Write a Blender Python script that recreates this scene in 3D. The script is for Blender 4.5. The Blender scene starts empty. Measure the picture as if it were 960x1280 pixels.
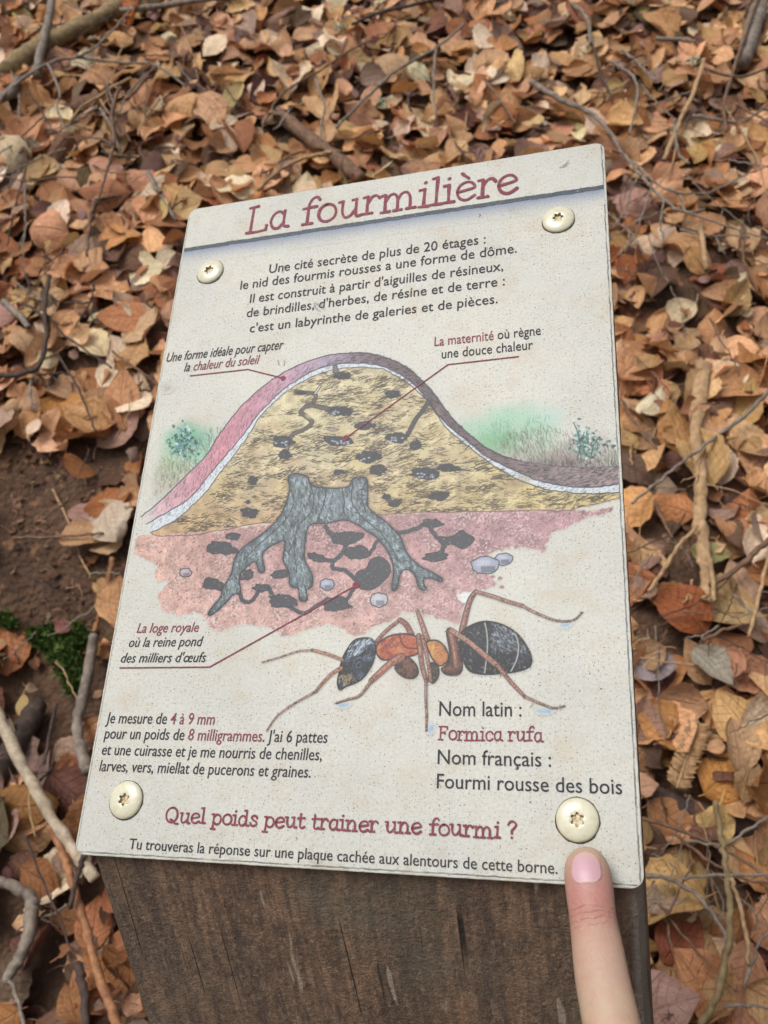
import bpy, math, random
import numpy as np
from mathutils import Vector, Matrix

random.seed(11)
RNG = np.random.default_rng(11)
SC = bpy.context.scene
COL = SC.collection

# ------------------------------------------------------------------ pose
# world: X = board's width, Z = up (the post), Y = away from the reader.
# Origin: lower left corner of the information board.
BW, BH = 0.200, 0.29854                       # the board is 20 x 30 cm
F_PX = 1080.79                                # focal length in photo pixels (960 x 1280 photo)
AX = np.array([0.96146591, -0.05350588, -0.26966726])   # world X in camera axes (x right, y down, z forward)
AZ = np.array([-0.14459024, -0.9326781, -0.33046213])   # world Z
AX = AX / np.linalg.norm(AX)
AZ = AZ - AZ.dot(AX) * AX; AZ /= np.linalg.norm(AZ)
AY = np.cross(AZ, AX)
RC = np.stack([AX, AY, AZ])                   # camera axes -> world
T0 = np.array([-0.11333577, 0.12501988, 0.31570147])    # board corner in camera axes
CAM = -RC @ T0
NB_C = np.array([-0.26917946, -0.38268113, -0.88379724])
BN = RC @ NB_C; BN /= np.linalg.norm(BN)      # board normal in the world
BU = np.array([1.0, 0.0, 0.0])
BN = BN - BN.dot(BU) * BU; BN /= np.linalg.norm(BN)
BV = np.cross(BN, BU)                         # up along the board

def ray(px, py):
    d = RC @ np.array([(px - 480) / F_PX, (py - 640) / F_PX, 1.0])
    return d
def board_plane(px, py, h=0.0):
    """point at height h above the board's plane, in world axes"""
    d = ray(px, py)
    t = (h - BN.dot(CAM)) / BN.dot(d)
    return CAM + d * t
def bp(px, py):
    """photo point -> millimetres on the printed face"""
    p = board_plane(px, py)
    return np.array([p.dot(BU), p.dot(BV)]) * 1000
def bps(pts):
    return np.array([bp(*p) for p in pts])

# ------------------------------------------------------------------ camera, sky, sun, exposure
cam_d = bpy.data.cameras.new('camera'); cam = bpy.data.objects.new('camera', cam_d); COL.objects.link(cam)
mw = Matrix.Identity(4)
for i, v in enumerate([RC @ np.array([1., 0, 0]), RC @ np.array([0, -1., 0]), RC @ np.array([0, 0, -1.])]):
    for r in range(3): mw[r][i] = v[r]
for r in range(3): mw[r][3] = CAM[r]
cam.matrix_world = mw
cam_d.sensor_fit = 'VERTICAL'; cam_d.sensor_height = 36.0
cam_d.lens = 36.0 * F_PX / 1280.0
cam_d.clip_start = 0.01; cam_d.clip_end = 300
cam_d.dof.use_dof = True; cam_d.dof.focus_distance = 0.335
cam_d.dof.aperture_fstop = cam_d.lens / 1000 / 0.0014
SC.camera = cam

SUN_EL, SUN_AZ = 64, 212                      # high soft daylight under a bare canopy
world = bpy.data.worlds.new('World'); SC.world = world; world.use_nodes = True
wn = world.node_tree.nodes; wl = world.node_tree.links
bg = wn['Background']; bg.inputs['Strength'].default_value = 0.11
sky = wn.new('ShaderNodeTexSky'); sky.sky_type = 'NISHITA'; sky.sun_disc = False
sky.sun_elevation = math.radians(SUN_EL); sky.sun_rotation = math.radians(SUN_AZ)
sky.dust_density = 6.0; sky.air_density = 1.0; sky.ozone_density = 0.6
hs = wn.new('ShaderNodeHueSaturation'); hs.inputs['Saturation'].default_value = 0.42
wl.new(sky.outputs[0], hs.inputs['Color']); wl.new(hs.outputs[0], bg.inputs['Color'])
sun_d = bpy.data.lights.new('sun', 'SUN'); sun = bpy.data.objects.new('sun', sun_d); COL.objects.link(sun)
sun_d.energy = 1.4; sun_d.angle = math.radians(28); sun_d.color = (1.0, 0.98, 0.95)
az, el = math.radians(SUN_AZ), math.radians(SUN_EL)
to_sun = Vector((math.sin(az) * math.cos(el), math.cos(az) * math.cos(el), math.sin(el)))
sun.rotation_euler = to_sun.to_track_quat('Z', 'Y').to_euler()
SC.view_settings.view_transform = 'Standard'; SC.view_settings.look = 'None'
SC.view_settings.gamma = 1.0; SC.view_settings.use_curve_mapping = False
SC.view_settings.exposure = 0.38
SC.render.engine = 'CYCLES'
SC.cycles.max_bounces = 6; SC.cycles.use_denoising = True

# ------------------------------------------------------------------ helpers
def tag(o, label=None, cat=None, group=None, kind=None):
    if label: o['label'] = label
    if cat: o['category'] = cat
    if group: o['group'] = group
    if kind: o['kind'] = kind
    return o
def lin(c):
    c = np.asarray(c, float) / 255.0
    return np.where(c <= 0.04045, c / 12.92, ((c + 0.055) / 1.055) ** 2.4)
def L4(r, g, b): return tuple(float(v) for v in lin((r, g, b))) + (1.0,)

def mesh_np(name, V, Fq, mat, parent=None, smooth=True, cols=None, loc=None, link=True):
    """V (n,3), Fq (m,4) or (m,3) faces; cols: dict name -> (n,k)"""
    V = np.ascontiguousarray(V, np.float32); Fq = np.ascontiguousarray(Fq, np.int32)
    me = bpy.data.meshes.new(name); k = Fq.shape[1]
    me.vertices.add(len(V)); me.vertices.foreach_set('co', V.ravel())
    me.loops.add(Fq.size); me.loops.foreach_set('vertex_index', Fq.ravel())
    me.polygons.add(len(Fq)); me.polygons.foreach_set('loop_start', np.arange(0, Fq.size, k, dtype=np.int32))
    me.polygons.foreach_set('loop_total', np.full(len(Fq), k, np.int32))
    me.polygons.foreach_set('use_smooth', np.full(len(Fq), smooth, bool))
    if cols:
        for cn, arr in cols.items():
            if arr.ndim == 1:
                a = me.attributes.new(cn, 'FLOAT', 'POINT'); a.data.foreach_set('value', arr.astype(np.float32))
            else:
                a = me.attributes.new(cn, 'FLOAT_COLOR', 'POINT')
                a.data.foreach_set('color', np.concatenate([arr, np.ones((len(arr), 4 - arr.shape[1]))], 1).astype(np.float32).ravel())
    me.update(calc_edges=True); me.validate()
    if mat: me.materials.append(mat)
    if not link: return me
    o = bpy.data.objects.new(name, me); COL.objects.link(o)
    if parent: o.parent = parent
    if loc is not None: o.location = loc
    return o
def mesh_py(name, V, Fs, mat, parent=None, smooth=True, loc=None):
    me = bpy.data.meshes.new(name); me.from_pydata([tuple(map(float, v)) for v in V], [], Fs)
    if smooth: me.polygons.foreach_set('use_smooth', [True] * len(me.polygons))
    if mat: me.materials.append(mat)
    me.update()
    o = bpy.data.objects.new(name, me); COL.objects.link(o)
    if parent: o.parent = parent
    if loc is not None: o.location = loc
    return o
def empty(name, loc, parent=None):
    o = bpy.data.objects.new(name, None); COL.objects.link(o); o.location = loc
    o.empty_display_size = 0.05
    if parent: o.parent = parent
    return o

class Mat:
    """small node-tree writer"""
    def __init__(self, name, rough=0.7):
        self.m = bpy.data.materials.new(name); self.m.use_nodes = True
        self.t = self.m.node_tree; self.b = self.t.nodes['Principled BSDF']
        self.b.inputs['Roughness'].default_value = rough
    def n(self, typ, ins=None, **props):
        nd = self.t.nodes.new(typ)
        for k, v in props.items(): setattr(nd, k, v)
        for k, v in (ins or {}).items(): self.put(nd, k, v)
        return nd
    def put(self, nd, k, v):
        s = nd.inputs[k]
        if isinstance(v, bpy.types.NodeSocket): self.t.links.new(v, s)
        elif isinstance(v, bpy.types.Node): self.t.links.new(v.outputs[0], s)
        else: s.default_value = v
    def attr(self, name, out='Color'): return self.n('ShaderNodeAttribute', attribute_name=name).outputs[out]
    def obj(self): return self.n('ShaderNodeTexCoord').outputs['Object']
    def mapping(self, vec, scale=(1, 1, 1), loc=(0, 0, 0)):
        return self.n('ShaderNodeMapping', {'Vector': vec, 'Scale': scale, 'Location': loc}).outputs[0]
    def noise(self, vec, scale, detail=4, rough=0.55, out='Fac'):
        return self.n('ShaderNodeTexNoise', {'Vector': vec, 'Scale': scale, 'Detail': detail, 'Roughness': rough}).outputs[out]
    def ramp(self, fac, stops, interp='LINEAR'):
        nd = self.n('ShaderNodeValToRGB', {'Fac': fac}); cr = nd.color_ramp; cr.interpolation = interp
        while len(cr.elements) < len(stops): cr.elements.new(0.5)
        for e, (p, c) in zip(cr.elements, stops):
            e.position = p; e.color = c if not isinstance(c, (int, float)) else (c, c, c, 1)
        return nd.outputs[0]
    def math(self, op, a, b=0.0, c=None):
        ins = {0: a, 1: b}
        if c is not None: ins[2] = c
        return self.n('ShaderNodeMath', ins, operation=op).outputs[0]
    def mix(self, fac, a, b, blend='MIX'):
        nd = self.n('ShaderNodeMix', data_type='RGBA', blend_type=blend)
        self.put(nd, 0, fac); self.put(nd, 6, a); self.put(nd, 7, b)
        return nd.outputs[2]
    def bump(self, h, strength=0.3, dist=0.001):
        return self.n('ShaderNodeBump', {'Height': h, 'Strength': strength, 'Distance': dist}).outputs[0]
    def set(self, **kw):
        for k, v in kw.items(): self.put(self.b, k.replace('_', ' '), v)
        return self.m

# ------------------------------------------------------------------ ground
GN = RC @ np.array([-0.06, -0.545, -0.838]); GN /= np.linalg.norm(GN)
GP = CAM + ray(480, 640) * 1.16               # a point of the bank behind the board
SXg, SYg = -GN[0] / GN[2], -GN[1] / GN[2]
def vnoise(x, y, seed=0):
    xi = np.floor(x).astype(np.int64); yi = np.floor(y).astype(np.int64); fx = x - xi; fy = y - yi
    fx = fx * fx * (3 - 2 * fx); fy = fy * fy * (3 - 2 * fy)
    def h(i, j):
        n = (i * 374761393 + j * 668265263 + seed * 974711) & 0x7fffffff
        n = ((n ^ (n >> 13)) * 1274126177) & 0x7fffffff
        return ((n ^ (n >> 16)) & 0xffff) / 65535.0
    a = h(xi, yi); b = h(xi + 1, yi); c = h(xi, yi + 1); d = h(xi + 1, yi + 1)
    return a + (b - a) * fx + (c - a) * fy + (a - b - c + d) * fx * fy
def fbm(x, y, seed=0, oct=4):
    s = 0; a = 0.5; t = 0
    for o in range(oct):
        s = s + a * vnoise(x * 2 ** o, y * 2 ** o, seed + o * 7); t += a; a *= 0.5
    return s / t
def plane_z(x, y): return GP[2] + SXg * (x - GP[0]) + SYg * (y - GP[1])
DIPS = []                                     # (x, y, radius, depth): hollows in the bank
def ground_z(x, y):
    x = np.asarray(x, float); y = np.asarray(y, float)
    z = plane_z(x, y) + 0.05 * (fbm(x * 3.1 + 9, y * 3.1 + 4, 3) - 0.5) + 0.016 * (fbm(x * 14, y * 14, 8) - 0.5)
    for cx, cy, r, d in DIPS:
        z = z - d * np.exp(-((x - cx) ** 2 + (y - cy) ** 2) / (r * r))
    return z
def ground_at(px, py, h=0.0):
    """where the sight line through a photo point meets the bank (h above it)"""
    d = ray(px, py); t = 1.1
    for _ in range(25):
        p = CAM + d * t
        t += ((ground_z(p[0], p[1]) + h) - p[2]) * GN[2] / GN.dot(d) * 0.9
    return CAM + d * t
for (px, py, r, dep) in ((85, 880, 0.11, 0.06), (30, 790, 0.08, 0.04), (870, 1020, 0.07, 0.03), (60, 1190, 0.1, 0.035)):
    p = ground_at(px, py); DIPS.append((p[0], p[1], r, dep))

m = Mat('soil', 0.95); oc = m.obj()
n1 = m.noise(oc, 9, 6); n2 = m.noise(oc, 90, 5, 0.7); vo = m.n('ShaderNodeTexVoronoi', {'Vector': oc, 'Scale': 130.0})
c = m.ramp(n1, [(0.3, L4(70, 50, 37)), (0.55, L4(102, 76, 56)), (0.75, L4(130, 98, 73))])
c = m.mix(m.ramp(n2, [(0.45, 0.0), (0.75, 0.8)]), c, L4(58, 40, 30))
c = m.mix(m.ramp(m.noise(oc, 55, 2), [(0.62, 0.0), (0.7, 0.6)]), c, L4(150, 112, 78))
hgt = m.math('ADD', m.math('MULTIPLY', n2, 1.0), m.math('MULTIPLY', vo.outputs['Distance'], 0.5))
M_SOIL = m.set(Base_Color=c, Normal=m.bump(hgt, 1.0, 0.012))

def ground_sheet():
    fx = np.concatenate([-np.geomspace(40, 1.3, 26), np.linspace(-1.25, 1.5, 220), np.geomspace(1.55, 40, 26)])
    fy = np.concatenate([-np.geomspace(40, 1.0, 26), np.linspace(-0.95, 2.2, 252), np.geomspace(2.25, 40, 26)])
    X, Y = np.meshgrid(fx, fy); Z = ground_z(X, Y)
    near = (np.abs(X) < 1.6) & (np.abs(Y) < 2.4)
    Z = Z + np.where(near, 0.010 * (fbm(X * 45, Y * 45, 31) - 0.5), 0)
    nx, ny = len(fx), len(fy)
    idx = np.arange(nx * ny).reshape(ny, nx)
    Fq = np.stack([idx[:-1, :-1], idx[:-1, 1:], idx[1:, 1:], idx[1:, :-1]], -1).reshape(-1, 4)
    return mesh_np('ground', np.stack([X, Y, Z], -1).reshape(-1, 3), Fq, M_SOIL)
tag(ground_sheet(), 'sloping brown soil of the wooded bank under the leaf litter', 'ground', kind='structure')

# ------------------------------------------------------------------ signpost: post
Gz_post = float(ground_z(0.1, 0.05)) - 0.12
POST_O = np.array([0.1, 0.1, Gz_post])
sign = empty('signpost', POST_O)
tag(sign, 'low dark wooden post carrying the slanted cream anthill information board', 'signpost')

m = Mat('weathered_wood', 0.8); oc = m.obj()
g1 = m.noise(m.mapping(oc, (70, 70, 6)), 1.0, 6, 0.6); g2 = m.noise(m.mapping(oc, (420, 420, 22)), 1.0, 4, 0.6)
g3 = m.noise(oc, 9, 4); fl = m.noise(m.mapping(oc, (160, 160, 22), (3, 1, 7)), 1.0, 2, 0.5)
pits = m.noise(m.mapping(oc, (900, 900, 260)), 1.0, 3, 0.7)
c = m.ramp(g1, [(0.25, L4(80, 62, 50)), (0.42, L4(118, 92, 72)), (0.58, L4(142, 110, 84)), (0.8, L4(182, 138, 100))])
c = m.mix(m.ramp(g2, [(0.35, 0.6), (0.6, 0.0)]), c, L4(62, 50, 43))
c = m.mix(m.ramp(g3, [(0.42, 0.0), (0.68, 0.55)]), c, L4(92, 86, 72))
c = m.mix(m.ramp(m.noise(oc, 26, 5, 0.7), [(0.56, 0.0), (0.72, 0.6)]), c, L4(128, 100, 78))
c = m.mix(m.ramp(m.noise(m.mapping(oc, (1, 1, .45)), 240, 6, .75), [(.38, .75), (.56, 0.0)]), c, L4(70, 56, 47))
c = m.mix(m.ramp(m.noise(m.mapping(oc, (1, 1, .5), (2, 5, 3)), 330, 5, .8), [(.52, 0.0), (.68, .6)]), c, L4(158, 132, 108))
c = m.mix(m.ramp(pits, [(0.6, 0.0), (0.72, 0.7)]), c, L4(150, 126, 102))
c = m.mix(m.ramp(fl, [(0.705, 0.0), (0.735, 0.75)]), c, L4(168, 150, 132))
crack = m.ramp(m.noise(m.mapping(oc, (110, 110, 2.2), (5, 2, 1)), 1.0, 2, 0.4), [(0.485, 0.0), (0.499, 1.0), (0.501, 1.0), (0.515, 0.0)])
crk = m.math('MULTIPLY', crack, m.ramp(m.noise(oc, 20, 1), [(0.5, 0.0), (0.6, 1.0)]))
c = m.mix(crk, c, L4(26, 20, 17))
c = m.mix(1.0, c, (.88, .91, .95, 1), 'MULTIPLY')
c = m.mix(m.ramp(m.noise(oc, 14, 4, .7), [(.5, 0.0), (.7, .5)]), c, L4(100, 98, 84))
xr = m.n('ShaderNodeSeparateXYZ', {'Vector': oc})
worn_lit = m.math('MULTIPLY', m.ramp(m.math('MULTIPLY', m.math('ADD', xr.outputs[0], m.math('MULTIPLY', g1, .003)), 10.0), [(.962, 0.0), (.978, 1.0)]), m.math('LESS_THAN', xr.outputs[1], -.0915))
c = m.mix(m.math('MULTIPLY', worn_lit, m.ramp(m.noise(m.mapping(oc, (1, 1, .2)), 60, 5, .7), [(.35, .2), (.6, .75)])), c, L4(138, 132, 122))  # right chamfer: grey wear, with its lit look put into the colour
hh = m.math('SUBTRACT', m.math('ADD', m.math('ADD', m.math('MULTIPLY', m.noise(oc, 520, 4, .7), .9), m.math('MULTIPLY', g2, 0.5)), m.math('MULTIPLY', pits, 0.4)), crk)
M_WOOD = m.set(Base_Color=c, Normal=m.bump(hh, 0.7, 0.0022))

def build_post():
    x0, x1 = 0.0055, 0.1995
    y0, y1 = 0.0028, 0.200
    ch = 0.006                                # worn, chamfered edges
    ring = [(x0 + 0.0012, y0), (x1 - ch, y0), (x1 - ch * .35, y0 + ch * .25), (x1, y0 + ch), (x1, y1 - ch), (x1 - ch, y1), (x0 + ch, y1), (x0, y1 - ch), (x0, y0 + 0.0012)]
    # refine the ring so that the faces can be slightly uneven
    R = []
    for i in range(len(ring)):
        a, b = np.array(ring[i]), np.array(ring[(i + 1) % len(ring)])
        k = max(1, int(np.linalg.norm(b - a) / 0.006))
        for j in range(k): R.append(a + (b - a) * j / k)
    R = np.array(R); nR = len(R)
    tb = BV[2] / BV[1]
    top = lambda y: y * tb - 0.0035
    V = []; Fs = []
    nz = 90
    for k in range(nz + 1):
        s = k / nz
        for (x, y) in R:
            zt = top(y); z = zt + (Gz_post - 0.25 - zt) * (s ** 1.6)
            w = 0.0011 * (float(vnoise(np.array(x * 60 + y * 70), np.array(z * 7.0), 5)) - 0.5) + 0.0009 * (float(vnoise(np.array(x * 300 + y * 290), np.array(z * 9.0), 6)) - 0.5)
            nx = (x - 0.1) / 0.1; ny = (y - 0.1) / 0.1
            if abs(nx) > abs(ny): px, py = x + math.copysign(w, nx), y
            else: px, py = x, y + math.copysign(w, ny) * -1
            V.append(np.array([px, py, z]) - POST_O)
    for k in range(nz):
        for i in range(nR):
            j = (i + 1) % nR
            Fs.append((k * nR + i, (k + 1) * nR + i, (k + 1) * nR + j, k * nR + j))
    Fs.append(tuple(range(nR)))
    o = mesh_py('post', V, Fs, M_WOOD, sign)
    try:
        o.data.set_sharp_from_angle(angle=math.radians(40))
    except Exception: pass
    return o
build_post()

# ------------------------------------------------------------------ signpost: printed panel
PM = Matrix(((BU[0], BV[0], BN[0], -POST_O[0]), (BU[1], BV[1], BN[1], -POST_O[1]), (BU[2], BV[2], BN[2], -POST_O[2]), (0, 0, 0, 1)))

def paper_color(m):
    """the weathered cream print, the same on the bare face and under the drawings"""
    oc = m.obj()
    big = m.noise(oc, 22, 4, 0.6); mid = m.noise(oc, 150, 4, 0.65); fine = m.noise(oc, 900, 2, 0.6)
    c = m.ramp(big, [(0.3, L4(208, 208, 199)), (0.55, L4(219, 218, 208)), (0.75, L4(224, 219, 204))])
    c = m.mix(m.ramp(mid, [(0.5, 0.0), (0.75, 0.40)]), c, L4(206, 190, 162))
    c = m.mix(m.ramp(fine, [(0.35, 0.35), (0.6, 0.0)]), c, L4(186, 182, 170))
    # rusty damp blotches
    st = m.noise(m.mapping(oc, (1, 1, 1), (0.31, 0.17, 0)), 48, 3, 0.6)
    c = m.mix(m.ramp(st, [(0.54, 0.0), (0.76, 0.42)]), c, L4(200, 178, 138))
    # fly-speck dirt: two sizes of dots, thicker in some places than in others
    dens = m.noise(oc, 38, 4, 0.7)
    wob = m.n('ShaderNodeVectorMath', {0: m.n('ShaderNodeTexNoise', {'Vector': oc, 'Scale': 1500.0}).outputs['Color'], 1: (0.0009, 0.0009, 0.0009)}, operation='MULTIPLY')
    oc2 = m.n('ShaderNodeVectorMath', {0: oc, 1: wob.outputs[0]}, operation='ADD').outputs[0]
    for (sc_, t, mx_, al, col) in ((1150.0, 0.30, 0.18, 0.55, L4(132, 120, 106)), (600.0, 0.44, 0.105, 0.75, L4(96, 84, 72)), (300.0, 0.86, 0.08, 0.8, L4(84, 74, 64))):
        v1 = m.n('ShaderNodeTexVoronoi', {'Vector': oc2, 'Scale': sc_}, voronoi_dimensions='2D')
        r1 = m.n('ShaderNodeSeparateColor', {'Color': v1.outputs['Color']})
        sz = m.math('MULTIPLY', m.math('SUBTRACT', m.math('MULTIPLY', r1.outputs[0], m.math('MULTIPLY', dens, 2.0)), t), 0.35)
        dot = m.math('LESS_THAN', v1.outputs['Distance'], m.math('MINIMUM', sz, mx_))
        c = m.mix(m.math('MULTIPLY', dot, al), c, col)
    return c, oc

m = Mat('printed_panel', 0.4)
m.b.inputs['Specular IOR Level'].default_value = 0.22
c, oc = paper_color(m)
sx = m.n('ShaderNodeSeparateXYZ', {'Vector': oc})
def edge_line(pos, at, w):                     # the print's dark trim line just inside the edge
    dd = m.math('ABSOLUTE', m.math('SUBTRACT', pos, at))
    return m.math('LESS_THAN', dd, w)
wobn = m.noise(oc, 260, 3)
inset = m.math('MULTIPLY', wobn, 0.0009)
eR = edge_line(m.math('ADD', sx.outputs[0], inset), BW - 0.0007, 0.00028)
eL = edge_line(m.math('SUBTRACT', sx.outputs[0], inset), 0.0004, 0.00022)
eB = edge_line(m.math('SUBTRACT', sx.outputs[1], inset), 0.0006, 0.00026)
em = m.math('MAXIMUM', m.math('MAXIMUM', eR, m.math('MULTIPLY', eL, 0.6)), eB)
em = m.math('MULTIPLY', em, m.ramp(m.noise(oc, 120, 3), [(0.3, 0.25), (0.55, 0.85)]))
c = m.mix(em, c, L4(92, 96, 92))
# algae and dirt gathered along the lower edge and the upper right corner
low = m.math('MULTIPLY', m.ramp(sx.outputs[1], [(0.0, 1.0), (0.014, 0.0)]), m.ramp(m.noise(oc, 90, 5, 0.7), [(0.5, 0.0), (0.75, 0.55)]))
c = m.mix(low, c, L4(128, 112, 84))
WEATHER = (0.665, 0.675, 0.685, 1)
M_PANEL = m.set(Base_Color=m.mix(1.0, c, WEATHER, 'MULTIPLY'), Normal=m.bump(m.noise(oc, 700, 3), 0.08, 0.0006))
m = Mat('panel_edge', 0.6); M_EDGE = m.set(Base_Color=m.ramp(m.noise(m.obj(), 160, 5), [(0.35, L4(130, 126, 114)), (0.6, L4(190, 187, 176))]))

def build_panel():
    r = 0.0042; th = 0.0032; ring = []
    for cx, cy, a0 in ((BW - r, BH - r, 0), (r, BH - r, 90), (r, r, 180), (BW - r, r, 270)):
        for k in range(9):
            a = math.radians(a0 + 90 * k / 8); ring.append((cx + r * math.cos(a), cy + r * math.sin(a), a))
    n = len(ring); V = []
    lev = [(0.00035, 0.0), (0.0001, -0.0001), (0.0, -0.00035), (0.0, -th)]
    for ins, z in lev:
        for x, y, a in ring: V.append((x - ins * math.cos(a), y - ins * math.sin(a), z))
    Fs = [tuple(range(n))]
    for l in range(len(lev) - 1):
        for i in range(n):
            j = (i + 1) % n; Fs.append((l * n + i, (l + 1) * n + i, (l + 1) * n + j, l * n + j))
    Fs.append(tuple(reversed(range((len(lev) - 1) * n, len(lev) * n))))
    o = mesh_py('panel', V, Fs, M_PANEL, sign, smooth=False)
    o.data.materials.append(M_EDGE)
    for i, p in enumerate(o.data.polygons):
        if i > 0: p.material_index = 1
    o.matrix_local = PM
    return o
panel = build_panel()

# ---- painting the printed drawings: colours per point of a 0.2 mm mesh lying on the panel
RES = 0.2
class Canvas:
    def __init__(self, u0, v0, u1, v1):
        self.u0, self.v0 = u0, v0
        self.w = int((u1 - u0) / RES) + 1; self.h = int((v1 - v0) / RES) + 1
        self.U, self.V = np.meshgrid(u0 + np.arange(self.w) * RES, v0 + np.arange(self.h) * RES)
        self.c = np.zeros((self.h, self.w, 3)); self.a = np.zeros((self.h, self.w))
        self.n1 = fbm(self.U * 0.55, self.V * 0.55, 51, 4); self.n2 = fbm(self.U * 0.55, self.V * 0.55, 77, 4)
        self.big = fbm(self.U * 0.09, self.V * 0.09, 5, 4); self.fine = vnoise(self.U * 3.1, self.V * 3.1, 12)
        self.mid = fbm(self.U * 0.35, self.V * 0.35, 19, 4)
    def box(self, P, pad):
        i0 = max(0, int((P[:, 0].min() - pad - self.u0) / RES)); i1 = min(self.w, int((P[:, 0].max() + pad - self.u0) / RES) + 2)
        j0 = max(0, int((P[:, 1].min() - pad - self.v0) / RES)); j1 = min(self.h, int((P[:, 1].max() + pad - self.v0) / RES) + 2)
        return slice(j0, max(j0, j1)), slice(i0, max(i0, i1))
    def blend(self, sl, mask, col):
        if mask.size == 0: return
        a = self.a[sl]; na = mask + a * (1 - mask); k = np.where(na > 1e-6, mask / np.maximum(na, 1e-6), 0)[..., None]
        self.c[sl] = self.c[sl] * (1 - k) + np.asarray(col, float) * k; self.a[sl] = na
    def inside(self, P, sl, warp=0.0):
        U = self.U[sl]; V = self.V[sl]
        if warp: U = U + (self.n1[sl] - 0.5) * warp; V = V + (self.n2[sl] - 0.5) * warp
        ins = np.zeros(U.shape, bool); n = len(P)
        for i in range(n):
            (x1, y1), (x2, y2) = P[i], P[(i + 1) % n]
            if y1 == y2: continue
            cnd = ((y1 > V) != (y2 > V)) & (U < (x2 - x1) * (V - y1) / (y2 - y1) + x1)
            ins ^= cnd
        return ins
    def blur(self, mk, r):
        k = max(0, int(r / RES))
        if k == 0:
            p = np.pad(mk, 1, mode='edge')
            return (p[1:-1, 1:-1] * 4 + p[:-2, 1:-1] + p[2:, 1:-1] + p[1:-1, :-2] + p[1:-1, 2:]) / 8
        for _ in range(2):
            for ax in (0, 1):
                pw = [(0, 0), (0, 0)]; pw[ax] = (k + 1, k)
                p = np.cumsum(np.pad(mk, pw, mode='edge'), axis=ax)
                n = mk.shape[ax]
                mk = (np.take(p, np.arange(2 * k + 1, 2 * k + 1 + n), ax) - np.take(p, np.arange(0, n), ax)) / (2 * k + 1)
        return mk
    def fill(self, P, col, alpha=1.0, soft=0.0, warp=0.0, tex=0.0, mm=False):
        P = np.asarray(P, float) if mm else bps(P)
        sl = self.box(P, soft * 2 + warp + 1)
        mk = self.inside(P, sl, warp).astype(float); mk = self.blur(mk, soft)
        if tex: mk = mk * np.clip(1 - tex + 2 * tex * self.mid[sl], 0, 1)
        self.blend(sl, mk * alpha, col); return sl, mk
    def line(self, P, w, col, alpha=1.0, w2=None, mm=False, soft=0.12):
        P = np.asarray(P, float) if mm else bps(P)
        n = len(P) - 1; w2 = w if w2 is None else w2
        if w < 0.46: w, w2 = w * 1.5, w2 * 1.5; alpha = min(1, alpha * 1.15)
        sl = self.box(P, max(w, w2) / 2 + 0.6)
        U = self.U[sl]; V = self.V[sl]
        if U.size == 0: return
        best = np.full(U.shape, -9.0)
        for i in range(n):
            x1, y1 = P[i]; dx, dy = P[i + 1] - P[i]; L2 = dx * dx + dy * dy + 1e-9
            t = np.clip(((U - x1) * dx + (V - y1) * dy) / L2, 0, 1)
            d = np.hypot(U - x1 - t * dx, V - y1 - t * dy)
            wl_ = w + (w2 - w) * (i + t) / n
            best = np.maximum(best, wl_ / 2 - d)
        self.blend(sl, np.clip(best / (2 * soft) + 0.5, 0, 1) * alpha, col)
    def blob(self, x, y, rx, ry, col, alpha=1.0, soft=0.0, rough=0.25, ang=0.0, seed=0, n=26, outline=None, ow=0.22):
        """uneven ellipse, radii in photo pixels"""
        r = np.random.default_rng(int(seed + x * 13 + y * 7))
        th = np.linspace(0, 2 * np.pi, n, endpoint=False); k = 1 + rough * (r.random(n) - 0.5) * 2
        k = (k + np.roll(k, 1)) / 2
        ca, sa = math.cos(ang), math.sin(ang)
        pts = [(x + rx * kk * math.cos(t) * ca - ry * kk * math.sin(t) * sa, y + rx * kk * math.cos(t) * sa + ry * kk * math.sin(t) * ca) for t, kk in zip(th, k)]
        out = self.fill(pts, col, alpha, soft, 0.5 if soft < 1.5 else 3.0, .45 if soft >= 1.5 else 0)
        if outline is not None: self.line(pts + pts[:1], ow, outline, 0.9)
        return out
    def mesh(self, name, mat, z, parent, cut=0.03):
        keep = self.a > cut
        fk = keep[:-1, :-1] | keep[1:, :-1] | keep[:-1, 1:] | keep[1:, 1:]
        idx = np.arange(self.h * self.w).reshape(self.h, self.w)
        Fq = np.stack([idx[:-1, :-1], idx[:-1, 1:], idx[1:, 1:], idx[1:, :-1]], -1)[fk]
        used = np.unique(Fq); rem = np.zeros(self.h * self.w, np.int64); rem[used] = np.arange(len(used))
        co = np.stack([self.U / 1000, self.V / 1000, np.full(self.U.shape, z)], -1).reshape(-1, 3)[used]
        return mesh_np(name, co, rem[Fq], mat, parent, smooth=False,
                       cols={'ink': lin(np.clip(self.c, 0, 1) * 255).reshape(-1, 3)[used], 'cover': self.a.reshape(-1)[used]})
def C(r, g, b): return (r / 255, g / 255, b / 255)
def cr(pts, n=8, closed=False):
    """smooth curve through points"""
    P = np.asarray(pts, float); out = []; N = len(P)
    rng_ = range(N) if closed else range(N - 1)
    for i in rng_:
        p0 = P[(i - 1) % N] if closed or i > 0 else P[i]; p1 = P[i]; p2 = P[(i + 1) % N]
        p3 = P[(i + 2) % N] if closed or i + 2 < N else p2
        for k in range(n):
            t = k / n
            out.append(0.5 * ((2 * p1) + (p2 - p0) * t + (2 * p0 - 5 * p1 + 4 * p2 - p3) * t * t + (3 * p1 - p0 - 3 * p2 + p3) * t ** 3))
    if not closed: out.append(P[-1])
    return [tuple(p) for p in out]

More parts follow.
